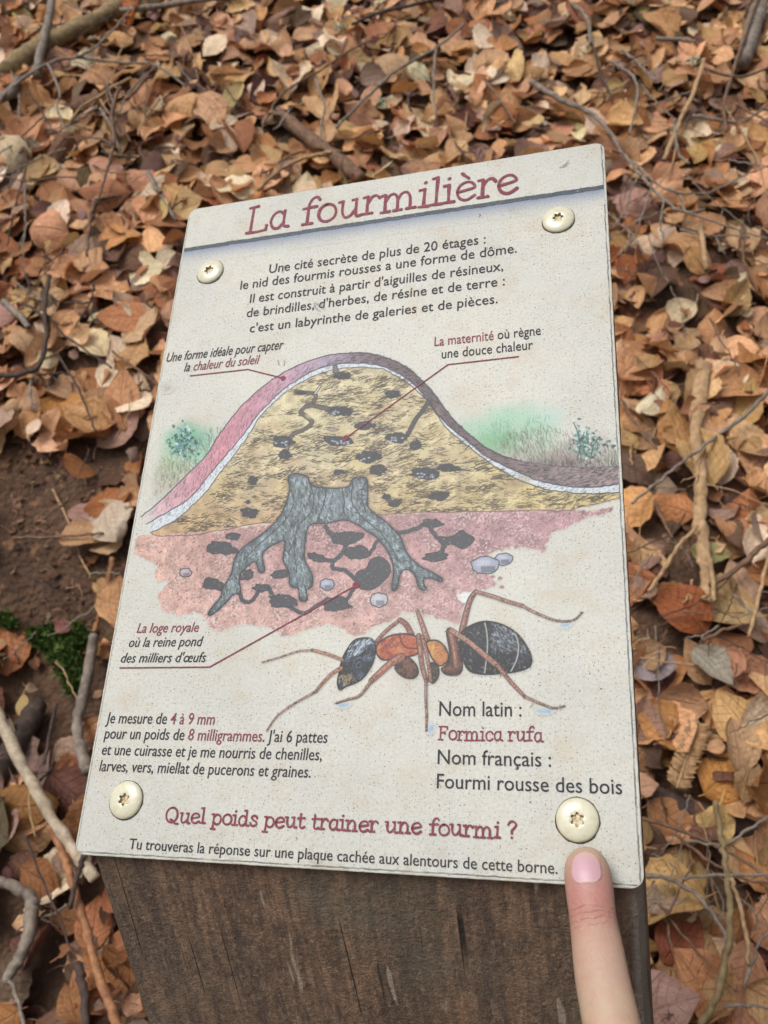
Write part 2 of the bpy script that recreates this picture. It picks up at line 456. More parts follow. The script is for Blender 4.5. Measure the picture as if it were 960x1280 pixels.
m = Mat('printed_ink', 0.4)
m.b.inputs['Specular IOR Level'].default_value = 0.22
c, oc = paper_color(m)
c = m.mix(m.attr('cover', 'Fac'), c, m.attr('ink'))
sp = m.n('ShaderNodeTexVoronoi', {'Vector': oc, 'Scale': 700.0}, voronoi_dimensions='2D'); rr = m.n('ShaderNodeSeparateColor', {'Color': sp.outputs['Color']})
c = m.mix(m.math('MULTIPLY', m.math('LESS_THAN', sp.outputs['Distance'], m.math('SUBTRACT', m.math('MULTIPLY', rr.outputs[0], 0.34), 0.12)), m.math('MULTIPLY', m.attr('cover', 'Fac'), 0.55)), c, L4(120, 108, 98))
c = m.mix(m.math('MULTIPLY', m.attr('cover', 'Fac'), m.ramp(m.noise(oc, 800, 2), [(0.62, 0.0), (0.72, 0.2)])), c, L4(214, 210, 198))
M_INK = m.set(Base_Color=m.mix(1.0, c, WEATHER, 'MULTIPLY'), Normal=m.bump(m.noise(oc, 700, 3), 0.08, 0.0006))

INK = C(46, 48, 52); CHAM = C(62, 64, 68)
def hatch(cv, P, n, col, ln=(3, 7), w=0.16, ang=lambda x, y: 0.2, alpha=0.75, mm=False, bend=0.2, seed=1):
    """short pen strokes inside a polygon given in photo pixels"""
    r = np.random.default_rng(seed); Pm = bps(P); sl = cv.box(Pm, 0); ins = cv.inside(Pm, sl)
    jj, ii = np.nonzero(ins)
    if len(jj) == 0: return
    pick = r.integers(0, len(jj), n); Us = cv.U[sl]; Vs = cv.V[sl]
    for k in pick:
        u, v = Us[jj[k], ii[k]], Vs[jj[k], ii[k]]
        a = ang(u, v) + r.normal(0, 0.28); L = r.uniform(*ln) * 0.33
        b = a + r.normal(0, bend)
        p0 = (u, v); p1 = (u + L / 2 * math.cos(a), v + L / 2 * math.sin(a)); p2 = (p1[0] + L / 2 * math.cos(b), p1[1] + L / 2 * math.sin(b))
        cv.line([p0, p1, p2], w * r.uniform(0.7, 1.3), col, alpha * r.uniform(0.5, 1), w2=w * 0.5, mm=True, soft=0.1)

# boundary curves of the mound (photo pixels)
OUT = [(176, 646), (200, 627), (230, 597), (257, 570), (273, 545), (293, 518), (313, 497), (340, 475), (373, 456), (407, 445), (440, 441), (467, 443), (491, 450), (511, 461), (527, 475), (544, 494), (563, 520), (583, 540), (607, 559), (632, 571), (656, 577), (690, 582), (730, 584), (776, 583)]
INN = [(183, 655), (210, 640), (240, 620), (257, 600), (273, 580), (293, 557), (310, 535), (327, 513), (347, 493), (367, 478), (393, 463), (420, 456), (447, 454), (470, 456), (491, 463), (508, 473), (522, 485), (535, 501), (549, 520), (566, 537), (587, 554), (607, 570), (632, 583), (656, 594), (683, 603), (711, 608), (745, 609), (776, 604)]
MND = [(190, 668), (220, 653), (243, 634), (263, 613), (277, 593), (293, 573), (310, 550), (327, 523), (347, 503), (370, 485), (400, 470), (433, 462), (473, 463), (491, 471), (508, 481), (525, 496), (539, 513), (552, 532), (573, 552), (597, 571), (621, 588), (652, 604), (683, 614), (711, 618), (745, 619), (776, 617)]
MND = [((a[0] * 3 + b[0]) / 4, (a[1] * 3 + b[1]) / 4) for a, b in zip(MND, INN)] if len(MND) == len(INN) else [(x - (2 if x < 440 else -2), y - 2) for x, y in MND]
BOT = [(775, 623), (754, 628), (715, 637), (672, 638), (584, 640), (513, 641), (471, 644), (400, 650), (327, 655), (287, 660), (243, 668), (210, 670), (190, 668)]
OUTs, INNs, MNDs = cr(OUT, 6), cr(INN, 6), cr(MND, 6)

def paint_anthill():
    lo = bp(160, 805); hi = bp(790, 425)
    cv = Canvas(1.2, bp(250, 805)[1] - 1, BW * 1000 - 1.4, bp(440, 432)[1] + 1)
    r = np.random.default_rng(4)
    # --- grass and bushes at both sides of the mound
    for (x, y, rx, ry, col, al) in ((228, 555, 30, 26, C(126, 190, 158), .75), (252, 560, 26, 24, C(150, 196, 170), .6), (205, 585, 28, 18, C(150, 186, 130), .65), (186, 592, 12, 14, C(150, 196, 120), .7),
                                    (215, 602, 30, 20, C(172, 168, 150), .55), (205, 625, 26, 16, C(190, 190, 180), .5), (235, 545, 20, 16, C(90, 160, 130), .5),
                                    (596, 540, 26, 20, C(140, 196, 162), .6), (622, 528, 26, 18, C(160, 208, 180), .55), (650, 530, 30, 20, C(150, 202, 170), .6), (612, 548, 30, 16, C(128, 186, 148), .5), (668, 524, 24, 14, C(176, 214, 192), .5), (660, 550, 44, 22, C(150, 190, 160), .6), (625, 555, 26, 14, C(104, 170, 116), .7),
                                    (690, 520, 14, 14, C(176, 214, 200), .5), (670, 570, 50, 12, C(150, 150, 130), .6), (735, 560, 42, 16, C(176, 164, 164), .55), (730, 575, 48, 12, C(150, 134, 130), .6), (765, 575, 14, 14, C(158, 178, 150), .6),
                                    (690, 585, 60, 10, C(128, 110, 106), .7), (740, 596, 40, 9, C(140, 118, 116), .7)):
        cv.blob(x, y, rx, ry, col, al, 2.2, 0.35)
    for (x, y, sx_, sy_, nn) in ((228, 553, 13, 15, 110), (733, 562, 15, 14, 70), (728, 552, 12, 10, 40), (722, 535, 4, 10, 9), (738, 545, 10, 8, 20), (765, 555, 6, 8, 8)):
        for k in range(int(nn * 1.5)):
            px, py = x + r.normal(0, sx_ * .6), y + r.normal(0, sy_ * .6)
            cv.blob(px, py, r.uniform(1.2, 2.6), r.uniform(1.0, 2.0), [C(44, 104, 84), C(74, 140, 118), C(206, 226, 220), C(32, 74, 66), C(104, 160, 176)][r.integers(0, 5)], .9, 0, 0.3, r.uniform(0, 3), n=8)
    cv.line([(722, 574), (726, 556), (722, 540), (717, 528)], .3, C(50, 90, 76), .8); cv.line([(738, 574), (742, 556), (750, 546)], .3, C(50, 90, 76), .8)
    up = lambda u, v: 1.9 + 0.3 * math.sin(u * .3)
    hatch(cv, [(178, 640), (182, 600), (200, 575), (250, 545), (285, 530), (262, 565), (230, 598)], 420, C(70, 82, 74), (4, 9), .15, up, .7)
    hatch(cv, [(640, 575), (620, 556), (640, 540), (690, 535), (776, 560), (776, 598), (700, 590)], 620, C(84, 84, 76), (4, 8), .15, lambda u, v: 1.8, .7, seed=3)
    hatch(cv, [(640, 575), (700, 578), (776, 576), (776, 600), (720, 600)], 260, C(70, 60, 60), (4, 8), .16, lambda u, v: 1.7, .7, seed=5)
    hatch(cv, [(600, 552), (610, 530), (690, 520), (680, 560), (640, 572)], 140, C(90, 140, 110), (4, 7), .16, lambda u, v: 1.7, .6, seed=6)
    # --- outer skin of the mound: rosy left, grey violet top, dark brown right
    band = OUTs + INNs[::-1]; sl, mk = cv.fill(band, C(190, 160, 172), .96, 0.1, 0.4)
    U = cv.U[sl]; t = np.clip((U - U.min()) / (U.max() - U.min()), 0, 1)[..., None]
    xs = [0, .10, .18, .30, .40, .50, .60, .75, 1.0]
    cs = np.array([C(206, 190, 190), C(206, 158, 166), C(206, 140, 152), C(192, 150, 166), C(166, 152, 170), C(124, 108, 116), C(104, 90, 94), C(112, 96, 98), C(158, 142, 142)])
    colr = np.stack([np.interp(t[..., 0], xs, cs[:, k]) for k in range(3)], -1) * (0.86 + 0.28 * cv.mid[sl])[..., None]
    cv.blend(sl, mk * 0.97, colr)
    def tang(u, v):
        i = int(np.argmin([(p[0] - u) ** 2 + (p[1] - v) ** 2 for p in OUTm])); j = min(i + 1, len(OUTm) - 1); k = max(i - 1, 0)
        return math.atan2(OUTm[j][1] - OUTm[k][1], OUTm[j][0] - OUTm[k][0])
    OUTm = bps(OUTs)
    hatch(cv, band, 640, C(76, 66, 82), (3, 6), .17, lambda u, v: tang(u, v) + 0.5, .75, seed=8)
    hatch(cv, OUTs[60:] + INNs[::-1][:105], 520, C(48, 42, 46), (3, 6), .19, lambda u, v: tang(u, v) + 0.3, .85, seed=9)
    # --- pale gap
    gap = INNs + MNDs[::-1]; cv.fill(gap, C(214, 221, 226), .97, 0, .2)
    hatch(cv, gap, 520, C(92, 100, 110), (2, 4), .15, lambda u, v: tang(u, v) + 0.7, .7, seed=10)
    fade = np.clip((cv.U - 3.0) / 9.0, 0, 1); cv.a *= fade * fade * (3 - 2 * fade)   # the washes run out at the left margin
    # --- yellow heart
    body = MNDs + BOT; sl, mk = cv.fill(body, C(206, 184, 128), .97, 0.1, 0.4)
    big, mid = cv.big[sl][..., None], cv.mid[sl][..., None]
    base = np.asarray(C(204, 192, 156)) * np.ones_like(big)
    V = cv.V[sl]; hN = np.clip((V - V.min()) / (V.max() - V.min()), 0, 1)[..., None]; uN = (cv.U[sl] / (BW * 1000))[..., None]
    base = base * (1 - .5 * np.clip((big - .45) * 4, 0, 1)) + np.asarray(C(202, 184, 124)) * .5 * np.clip((big - .45) * 4, 0, 1)
    k2 = np.clip((uN - .55) * 1.8, 0, .75); base = base * (1 - k2) + np.asarray(C(196, 176, 116)) * k2
    k3 = np.clip((.42 - hN) * 2.2, 0, .75) * np.clip((0.75 - uN) * 2.5, 0, 1); base = base * (1 - k3) + np.asarray(C(186, 150, 112)) * k3
    k4 = np.clip((hN - .55) * 1.6, 0, .6); base = base * (1 - k4) + np.asarray(C(210, 200, 168)) * k4
    base = base * (0.8 + 0.4 * mid) * (0.93 + 0.14 * cv.fine[sl][..., None])
    cv.blend(sl, mk * .97, base)
    for k in range(90):                        # olive and ochre washes
        x, y = r.uniform(250, 690), r.uniform(470, 650)
        q = bps([(x, y)]); jj = int((q[0, 1] - cv.v0) / RES); ii = int((q[0, 0] - cv.u0) / RES)
        s2 = cv.box(q, 0)
        if not cv.inside(bps(body), s2).any(): continue
        cv.blob(x, y, r.uniform(7, 18), r.uniform(3, 7), [C(150, 130, 90), C(222, 208, 162), C(168, 142, 104), C(190, 160, 128)][r.integers(0, 4)], r.uniform(.25, .55), 1.0, .4, -.1)
    # tufts: clusters of near-horizontal pen strokes
    Pm = bps(body); cl = []
    while len(cl) < 300:
        x, y = r.uniform(200, 770), r.uniform(464, 665); q = bps([(x, y)])
        s2 = cv.box(q, 0)
        if cv.inside(Pm, s2).any(): cl.append(q[0])
    slf = cv.box(Pm, 0); insf = cv.inside(Pm, slf); full = np.zeros(cv.a.shape, bool); full[slf] = insf
    for (u, v) in cl:
        a0 = r.normal(0.12, .25); cc = [C(74, 64, 48), C(92, 78, 52), C(66, 60, 52)][r.integers(0, 3)]
        for k in range(r.integers(9, 22)):
            uu, vv = u + r.normal(0, 2.4), v + r.normal(0, .95); a = a0 + r.normal(0, .2); L = r.uniform(1.0, 3.0)
            ii, jj = int((uu - cv.u0) / RES), int((vv - cv.v0) / RES)
            if 0 <= ii < cv.w and 0 <= jj < cv.h and full[jj, ii]:
                cv.line([(uu, vv), (uu + L * math.cos(a), vv + L * math.sin(a))], .21, cc, r.uniform(.6, .95), w2=.12, mm=True, soft=.1)
    hatch(cv, body, 450, C(112, 92, 66), (2, 5), .15, lambda u, v: .1, .6, seed=14)
    hatch(cv, [(470, 640), (560, 640), (680, 636), (770, 622), (700, 622), (600, 605), (520, 600)], 420, C(92, 72, 46), (3, 7), .16, lambda u, v: .1, .75, seed=15)
    # contour lines
    for P, w, al in ((OUTs[:120], .34, .95), (OUTs[120:], .24, .5), (INNs, .3, .9), (MNDs, .26, .85)):
        Q = [(p[0] + r.normal(0, .35), p[1] + r.normal(0, .35)) for p in P]; cv.line(Q, w, C(52, 54, 66), al)
    # --- red soil
    soil = [(172, 670), (246, 666), (310, 659), (400, 649), (471, 644), (584, 640), (672, 638), (708, 638), (736, 640), (768, 633), (762, 642), (740, 645), (726, 650), (706, 660), (690, 665), (684, 678), (680, 690), (668, 686), (658, 683), (640, 684), (616, 690), (605, 697), (600, 712), (612, 722), (619, 732), (605, 738), (590, 742), (580, 760), (577, 778), (562, 776), (548, 772), (510, 764), (480, 778), (444, 796), (430, 786), (416, 778), (388, 785), (370, 792), (352, 796), (340, 787), (331, 782), (299, 780), (274, 789), (262, 780), (250, 764), (226, 768), (204, 764), (198, 746), (206, 736), (214, 725), (200, 728), (193, 722), (197, 707), (180, 698), (166, 690)]
    sl, mk = cv.fill(soil, C(196, 150, 138), .95, 0.25, 2.6)
    big, mid = cv.big[sl], cv.mid[sl]
    V = cv.V[sl]; U = cv.U[sl]; hN = np.clip((V - V.min()) / (V.max() - V.min()), 0, 1)[..., None]; uN = (U / (BW * 1000))[..., None]
    base = np.asarray(C(190, 154, 144)) * (1 - hN) + np.asarray(C(152, 116, 118)) * hN
    k = np.clip((.35 - uN) * 3, 0, .8); base = base * (1 - k) + np.asarray(C(202, 164, 148)) * k
    k = np.clip((uN - .5) * 2.5, 0, .7); base = base * (1 - k) + np.asarray(C(162, 128, 134)) * k
    base = base * (0.66 + .50 * mid + .20 * cv.fine[sl] + .1 * big)[..., None]
    spk = (vnoise(cv.U[sl] * 1.7, cv.V[sl] * 1.7, 91) > .66) * .85 * vnoise(cv.U[sl] * .2, cv.V[sl] * .2, 17)
    base = base * (1 - spk[..., None]) + np.asarray(C(226, 208, 202)) * spk[..., None]
    cv.blend(sl, mk * .96, base)
    hatch(cv, soil, 800, C(84, 56, 58), (1, 4), .2, lambda u, v: .6, .7, seed=21, bend=1.2)
    hatch(cv, [(240, 670), (470, 650), (690, 645), (600, 690), (400, 690), (230, 700)], 420, C(110, 60, 66), (1, 5), .17, lambda u, v: .3, .7, seed=22, bend=1.2)
    hatch(cv, [(205, 690), (300, 690), (300, 760), (215, 750)], 160, C(80, 60, 60), (1, 4), .17, lambda u, v: .3, .7, seed=23, bend=1.2)
    cv.line([(p[0], p[1] + r.normal(0, .8)) for p in cr(BOT[::-1], 4)], .22, C(96, 66, 54), .75)
    # --- chambers and galleries in the soil
    CH = C(64, 68, 76)
    def gal(P, w): cv.line([(x + r.normal(0, .5), y + r.normal(0, .5)) for x, y in cr(P, 6)], w * 1.3, CH, .97)
    gal([(299, 741), (306, 752), (317, 750), (324, 738), (336, 734), (342, 746), (362, 758), (381, 767), (402, 753), (430, 751), (441, 738)], 1.25)
    gal([(407, 658), (414, 668), (424, 669), (434, 676), (428, 690), (416, 701), (396, 696), (386, 694)], 1.4); gal([(416, 701), (417, 711), (432, 713), (446, 726)], 1.3)
    gal([(471, 676), (464, 690), (452, 692), (448, 684)], 1.2); gal([(494, 667), (518, 662), (530, 655), (545, 652)], 1.4); gal([(537, 656), (545, 671), (558, 674)], 1.3); gal([(556, 679), (552, 690), (546, 695)], 1.3)
    for (x, y, rx, ry, a) in ((292, 671, 7.5, 4, 0), (276, 685, 17, 6.5, .1), (266, 731, 13, 6, .15), (308, 718, 8, 5.5, -.1), (328, 735, 10, 4, 0), (353, 752, 16, 7, .15), (419, 756, 17, 8, .1), (351, 718, 11, 4.5, -.1), (434, 672, 16, 8, -.1), (448, 691, 13, 7, -.1), (541, 654, 11, 4, 0), (545, 695, 13, 5, -.1), (396, 697, 10, 4.5, .2)):
        cv.blob(x, y, rx * 1.1, ry * 1.15, CH, .97, 0, .34, a, outline=C(40, 42, 48), ow=.2)
    for P in ([(444, 722), (448, 714), (458, 710), (463, 700), (475, 696), (486, 704), (488, 716), (478, 728), (465, 737), (450, 735)], [(548, 674), (566, 670), (577, 663), (583, 667), (593, 673), (588, 681), (577, 686), (567, 681), (554, 681)]):
        cv.fill(cr(P, 6, True), CH, .97, 0, .8); cv.line(cr(P, 6, True), .2, C(40, 42, 48), .8)
    # --- holes, brood chambers and the old gallery in the heart
    def hole(x, y, rx, ry, egg=0, tone=C(50, 53, 60)):
        rx, ry = rx * 1.12, ry * 1.15
        cv.blob(x, y, rx, ry, tone, .95, 0, .3)
        for k in range(int(rx * 1.3)):
            px, py = x + r.uniform(-rx, rx), y + r.uniform(-ry, ry) * 1.1
            cv.line([(px - 1.5, py), (px + r.uniform(1, 4), py - r.uniform(-1, 2))], .17, C(52, 50, 50), .8)
        for k in range(egg):
            px, py = x + r.uniform(-rx, rx) * .7, y + r.uniform(0, ry) * .65
            cv.blob(px, py, 2.1, 1.3, C(176, 190, 206), .95, 0, .1, n=8, outline=C(60, 66, 76), ow=.13)
    gal2 = lambda P, w, col=C(98, 90, 84): (cv.line(cr(P, 6), w + .6, C(48, 46, 46), .95), cv.line(cr(P, 6), w, col, .9))
    gal2([(357, 567), (362, 553), (366, 543), (380, 537), (390, 528), (382, 520), (376, 515), (386, 507), (405, 510), (420, 513)], 1.5); gal2([(392, 503), (394, 493), (375, 490)], 1.2); gal2([(394, 492), (400, 483)], .8, C(214, 208, 196))
    gal2([(419, 459), (420, 464), (424, 469)], 1.7, C(120, 120, 124))
    gal2([(537, 500), (529, 513), (520, 524), (510, 543)], 1.5, C(72, 70, 74))
    cv.blob(393, 519, 10, 5, C(236, 224, 178), .6, .5); cv.blob(350, 558, 10, 5, C(236, 224, 178), .5, .5)
    for a in ((428, 470, 10, 4.5), (425, 514, 15, 5.5, 5), (456, 532, 11, 4.5), (422, 551, 17, 6.5, 14), (460, 571, 13, 6.5, 4), (425, 590, 8, 3), (473, 587, 9, 6), (354, 552, 12, 6.5, 6), (356, 568, 8, 5), (316, 601, 6, 5), (312, 641, 10, 6), (375, 491, 7, 2.5),
              (492, 493, 9, 4), (497, 547, 12, 6, 7), (520, 556, 6, 5.5), (472, 571, 5, 4), (532, 592, 16, 7, 10), (557, 585, 12, 4.5), (570, 586, 7, 3), (549, 620, 12, 5.5), (483, 621, 5, 4), (494, 629, 7.5, 4.5), (310, 628, 3, 2)): hole(*a)
    cv.blob(416, 537, 7, 2.6, C(150, 140, 124), .9, 0, .2, outline=C(90, 84, 76), ow=.15)
    # --- stump with spreading roots
    ST = [(361, 596), (370, 592), (384, 596), (390, 607), (409, 610), (434, 609), (441, 599), (457, 597), (460, 612), (460, 633), (472, 645), (481, 651), (499, 669), (504, 680), (510, 693), (524, 707), (541, 716), (552, 723), (551, 727), (540, 723), (531, 723), (529, 728), (532, 737), (524, 735), (518, 718), (509, 712), (501, 716), (496, 736), (490, 736), (492, 711), (485, 690), (471, 672), (459, 664), (445, 655), (430, 650), (409, 654), (391, 655), (384, 662), (381, 683), (381, 700), (390, 718), (390, 732), (383, 738), (384, 750), (375, 750), (373, 736), (363, 732), (361, 715), (354, 700), (356, 683), (354, 676), (338, 683), (328, 693), (331, 713), (324, 715), (319, 702), (306, 711), (299, 722), (301, 741), (292, 743), (282, 754), (273, 762), (264, 769), (261, 765), (276, 746), (278, 736), (289, 718), (294, 697), (306, 683), (331, 665), (349, 647), (358, 628), (362, 612)]
    STs = cr(ST, 4, True)
    cv.line(STs + STs[:1], 1.6, C(70, 54, 54), .35, soft=.5)
    sl, mk = cv.fill(STs, C(132, 146, 150), .98, 0, .5)
    big, mid = cv.big[sl], cv.mid[sl]; U, V = cv.U[sl], cv.V[sl]
    fib = vnoise(U * 1.5 + 2 * mid, V * .35 + 2 * big, 61)
    base = np.asarray(C(120, 134, 141)) * (0.48 + .55 * mid + .50 * fib)[..., None]
    gr = np.clip((cv.n1[sl] - .5) * 3, 0, .5)[..., None]; base = base * (1 - gr) + np.asarray(C(104, 122, 108)) * gr
    cv.blend(sl, mk, base)
    edge = np.clip(mk - cv.blur(mk, 1.4), 0, 1) * 1.2; cv.blend(sl, edge * mk, C(50, 62, 72))
    hatch(cv, ST, 950, C(44, 54, 62), (2, 7), .22, lambda u, v: -1.2 + (0.9 if u > bp(440, 640)[0] else (-.9 if u < bp(345, 650)[0] else 0)), .75, seed=31, bend=.6)
    hatch(cv, ST, 320, C(204, 214, 214), (2, 6), .22, lambda u, v: -1.2, .7, seed=32, bend=.5)
    for P in ([(384, 600), (392, 620), (388, 640), (372, 660), (368, 690), (372, 715)], [(441, 602), (440, 625), (452, 645), (478, 668), (498, 700)], [(365, 612), (366, 632), (352, 655), (325, 680), (305, 700)], [(409, 612), (405, 630), (398, 648)], [(428, 612), (430, 630), (428, 645)], [(457, 600), (452, 618), (458, 640)]):
        cv.line(cr([(p[0] + r.normal(0, .6), p[1]) for p in P], 6), .3, C(46, 56, 62), .75)
    cv.line(STs + STs[:1], .5, C(36, 42, 48), .95)
    # --- stones
    def stone(x, y, rx, ry, col=C(160, 166, 184)):
        cv.blob(x, y, rx, ry, col, .97, 0, .14, outline=C(52, 54, 66), ow=.26); cv.blob(x - rx * .2, y - ry * .3, rx * .55, ry * .4, C(198, 202, 214), .7, .4, .2)
        for k in range(int(rx * .8)): px = x - rx * .3 + k * 1.3; cv.line([(px, y + ry * .1), (px + .6, y + ry * .75)], .15, C(64, 66, 80), .7)
    stone(630, 699, 11, 7.5); stone(607, 707, 18, 11); stone(474, 750, 11, 9, C(186, 186, 190)); stone(409, 731, 9, 7); stone(232, 716, 7.5, 5.5, C(176, 158, 162))
    for x, y in ((616, 721), (625, 723), (627, 734)): cv.blob(x, y, 3, 2.2, C(160, 116, 110), .9, 0, .3)
    return cv.mesh('anthill_drawing', M_INK, 0.00007, panel)
paint_anthill()

def a6(pts): return [(320 + x / 2.286, 720 + y / 2.286) for x, y in pts]
def paint_ant():
    cv = Canvas(bp(320, 900)[0] - 4, bp(480, 935)[1] - 3, bp(735, 800)[0] + 3, bp(500, 725)[1] + 3)
    r = np.random.default_rng(9)
    BR, BR2, OUTL = C(142, 106, 94), C(190, 152, 130), C(52, 40, 40)
    for (x, y, rx, ry, a) in ((250, 368, 18, 7, -.1), (885, 140, 16, 6, -.2), (825, 387, 24, 7, 0), (500, 436, 8, 16, .5)):
        q = a6([(x, y)])[0]; cv.blob(q[0], q[1], rx / 2.286, ry / 2.286, C(140, 182, 214), .85, .4, .3, a)
    q = a6([(598, 62)])[0]; cv.blob(q[0], q[1], 8, 6, C(232, 232, 232), .9, .3, .3)
    def leg(P, w, w2, col=BR):
        Q = cr(a6(P), 7); w, w2 = w * .86, w2 * .86
        cv.line(Q, w + .45, OUTL, .95, w2=w2 + .38); cv.line(Q, w, col, .97, w2=w2)
        H = [(x - .5, y - .6) for x, y in Q]; cv.line(H, w * .38, BR2, .8, w2=w2 * .3)
        for k in range(len(Q) * 2):
            p = Q[r.integers(0, len(Q))]; cv.line([p, (p[0] + r.normal(0, 1.2), p[1] + r.normal(0, 1.2))], .13, OUTL, .6)
    # far legs first
    leg([(590, 155), (600, 110), (612, 70), (628, 45)], 2.6, 1.9, C(130, 88, 84)); leg([(628, 45), (680, 60), (720, 74), (762, 86)], 1.5, 1.5, C(160, 120, 108)); leg([(762, 86), (800, 106), (850, 126), (885, 130), (912, 124), (932, 105)], .95, .45, C(176, 140, 128))
    leg([(345, 188), (375, 155), (412, 126)], 1.6, 1.3, C(140, 84, 78)); leg([(412, 126), (430, 140), (445, 168)], 1.9, 2.3, C(140, 84, 78))
    leg([(461, 98), (472, 130), (490, 182)], 1.3, 2.3, C(142, 92, 84))
    # abdomen
    AB = a6([(590, 160), (618, 140), (655, 130), (700, 138), (740, 160), (768, 192), (787, 232), (782, 258), (750, 272), (700, 279), (650, 281), (612, 272), (594, 245), (583, 200)])
    S = cr(AB, 6, True); sl, mk = cv.fill(S, C(44, 48, 56), 1, 0, .2)
    U, V = cv.U[sl], cv.V[sl]
    for (x, y, rx, ry, al) in ((705, 180, 38, 30, .85), (640, 165, 22, 20, .6), (760, 225, 18, 26, .7), (620, 215, 16, 30, .3)):
        q = bps(a6([(x, y)]))[0]; k = np.exp(-(((U - q[0]) / (rx / 2.286 * .33)) ** 2 + ((V - q[1]) / (ry / 2.286 * .33)) ** 2)) * al * mk
        cv.blend(sl, k * (0.55 + .45 * cv.fine[sl]), C(100, 110, 122))
    for k in range(1500):
        x, y = r.uniform(590, 785), r.uniform(130, 280); q = bps(a6([(x, y)])); s2 = cv.box(q, 0)
        if cv.inside(bps(S), s2).any():
            L = r.uniform(.5, 1.2); a = -.9 + r.normal(0, .4); cv.line([q[0], q[0] + L * np.array([math.cos(a), math.sin(a)])], .15, C(188, 196, 206) if r.random() < (.5 if (x > 670 and y < 215) else .03) else C(28, 32, 38), .5, mm=True)
    for P in ([(655, 131), (662, 165), (663, 210), (655, 279)], [(742, 163), (752, 195), (748, 235), (730, 274)]):
        cv.line(cr(a6(P), 6), .7, C(30, 34, 38), 1); cv.line(cr([(x - .8, y) for x, y in a6(P)], 6), .5, C(188, 190, 180), .9)
    cv.line(S + S[:1], .42, C(30, 32, 36), .95)
    def part(P, col, shade, hi, seed, outl=OUTL):
        S = cr(a6(P), 6, True); sl, mk = cv.fill(S, col, 1, 0, .3)
        d = cv.blur(mk, 1.0); cv.blend(sl, np.clip(1.25 - d * 1.25, 0, 1) * mk * .9, shade)
        cv.blend(sl, np.clip((cv.mid[sl] - .5) * 4, 0, .55) * mk, hi)
        cv.blend(sl, (np.clip((cv.n1[sl] - .56) * 6, 0, .5)) * mk, shade)
        hatch(cv, a6(P), int(mk.sum() / 30), shade, (2, 5), .15, lambda u, v: .7, .6, seed=seed)
        cv.line(S + S[:1], .4, outl, .95)
    part([(545, 158), (562, 152), (576, 180), (586, 230), (590, 262), (578, 282), (545, 282), (530, 266), (548, 250), (553, 215)], C(92, 62, 54), C(50, 38, 38), C(170, 116, 90), 3)
    part([(498, 250), (520, 258), (522, 285), (508, 306), (496, 296)], C(86, 74, 62), C(44, 40, 40), C(130, 126, 80), 4)
    part([(400, 248), (425, 228), (455, 250), (464, 275), (452, 292), (425, 290), (400, 270)], C(78, 54, 50), C(44, 36, 38), C(150, 100, 80), 5)
    part([(488, 190), (515, 184), (538, 200), (550, 226), (546, 246), (525, 257), (506, 240), (494, 215)], C(198, 136, 82), C(132, 76, 56), C(232, 178, 96), 6)
    part([(345, 200), (365, 180), (395, 168), (435, 166), (465, 178), (472, 196), (462, 222), (430, 232), (395, 238), (362, 240), (345, 222)], C(182, 98, 70), C(116, 54, 48), C(226, 156, 104), 7)
    cv.line(cr(a6([(412, 168), (416, 190), (432, 205), (466, 208)]), 6), .4, C(110, 52, 44), .9)
    # near legs
    leg([(415, 232), (385, 250), (345, 286), (330, 300)], 3.2, 2.2, C(160, 98, 84)); leg([(332, 298), (312, 325), (292, 345), (255, 356), (230, 364)], 1.3, .6, C(150, 106, 96))
    leg([(466, 172), (470, 215), (476, 260), (488, 300)], 2.2, 1.7, C(140, 94, 82)); leg([(476, 176), (490, 235), (500, 300)], 1.5, 1.2, C(150, 104, 90)); leg([(486, 300), (486, 350), (488, 400), (487, 442)], 1.0, .6, C(150, 112, 104))
    leg([(556, 160), (566, 205), (572, 258)], 2.6, 2.2, C(134, 86, 74)); leg([(558, 156), (610, 190), (660, 232), (692, 258)], 1.9, 1.9, C(170, 124, 106)); leg([(692, 258), (730, 305), (768, 345)], 1.6, 1.1, C(156, 108, 96)); leg([(770, 346), (810, 364), (850, 378), (882, 372)], .9, .5, C(176, 140, 128))
    # head
    part([(285, 182), (325, 178), (342, 198), (340, 228), (330, 258), (308, 290), (285, 306), (258, 316), (240, 326), (233, 305), (237, 280), (246, 240), (262, 208)], C(44, 50, 60), C(22, 26, 32), C(104, 126, 150), 8, C(26, 28, 34))
    hatch(cv, a6([(262, 205), (300, 185), (330, 190), (300, 225), (260, 240)]), 120, C(190, 206, 220), (3, 6), .18, lambda u, v: .9, .8, seed=41)
    hatch(cv, a6([(240, 322), (236, 285), (268, 280), (285, 300)]), 60, C(180, 160, 110), (2, 4), .2, lambda u, v: 1.2, .8, seed=42)
    q = a6([(293, 253)])[0]; cv.blob(q[0], q[1], 6.6, 8.3, C(120, 136, 154), .5, 0, .08, .4); cv.blob(q[0], q[1], 6, 7.6, C(36, 42, 52), 1, 0, .08, .4); cv.blob(q[0] + .3, q[1] + .5, 3.4, 4.6, C(110, 136, 160), .8, .2, .08, .4); cv.blob(q[0] + .5, q[1] + .5, 2.2, 3.2, C(26, 30, 38), 1, 0, .08, .4)
    # antennae
    leg([(247, 240), (205, 224), (160, 212)], 1.1, 1.1, C(196, 130, 100)); leg([(160, 212), (120, 216), (70, 232), (20, 247)], .55, .4, C(196, 170, 160))
    leg([(243, 264), (215, 282), (190, 308), (172, 330)], 1.5, 1.2, C(190, 128, 96)); leg([(172, 330), (140, 348), (105, 368), (60, 402), (32, 442)], .8, .5, C(186, 146, 128))
    return cv.mesh('ant_drawing', M_INK, 0.00014, panel)
paint_ant()

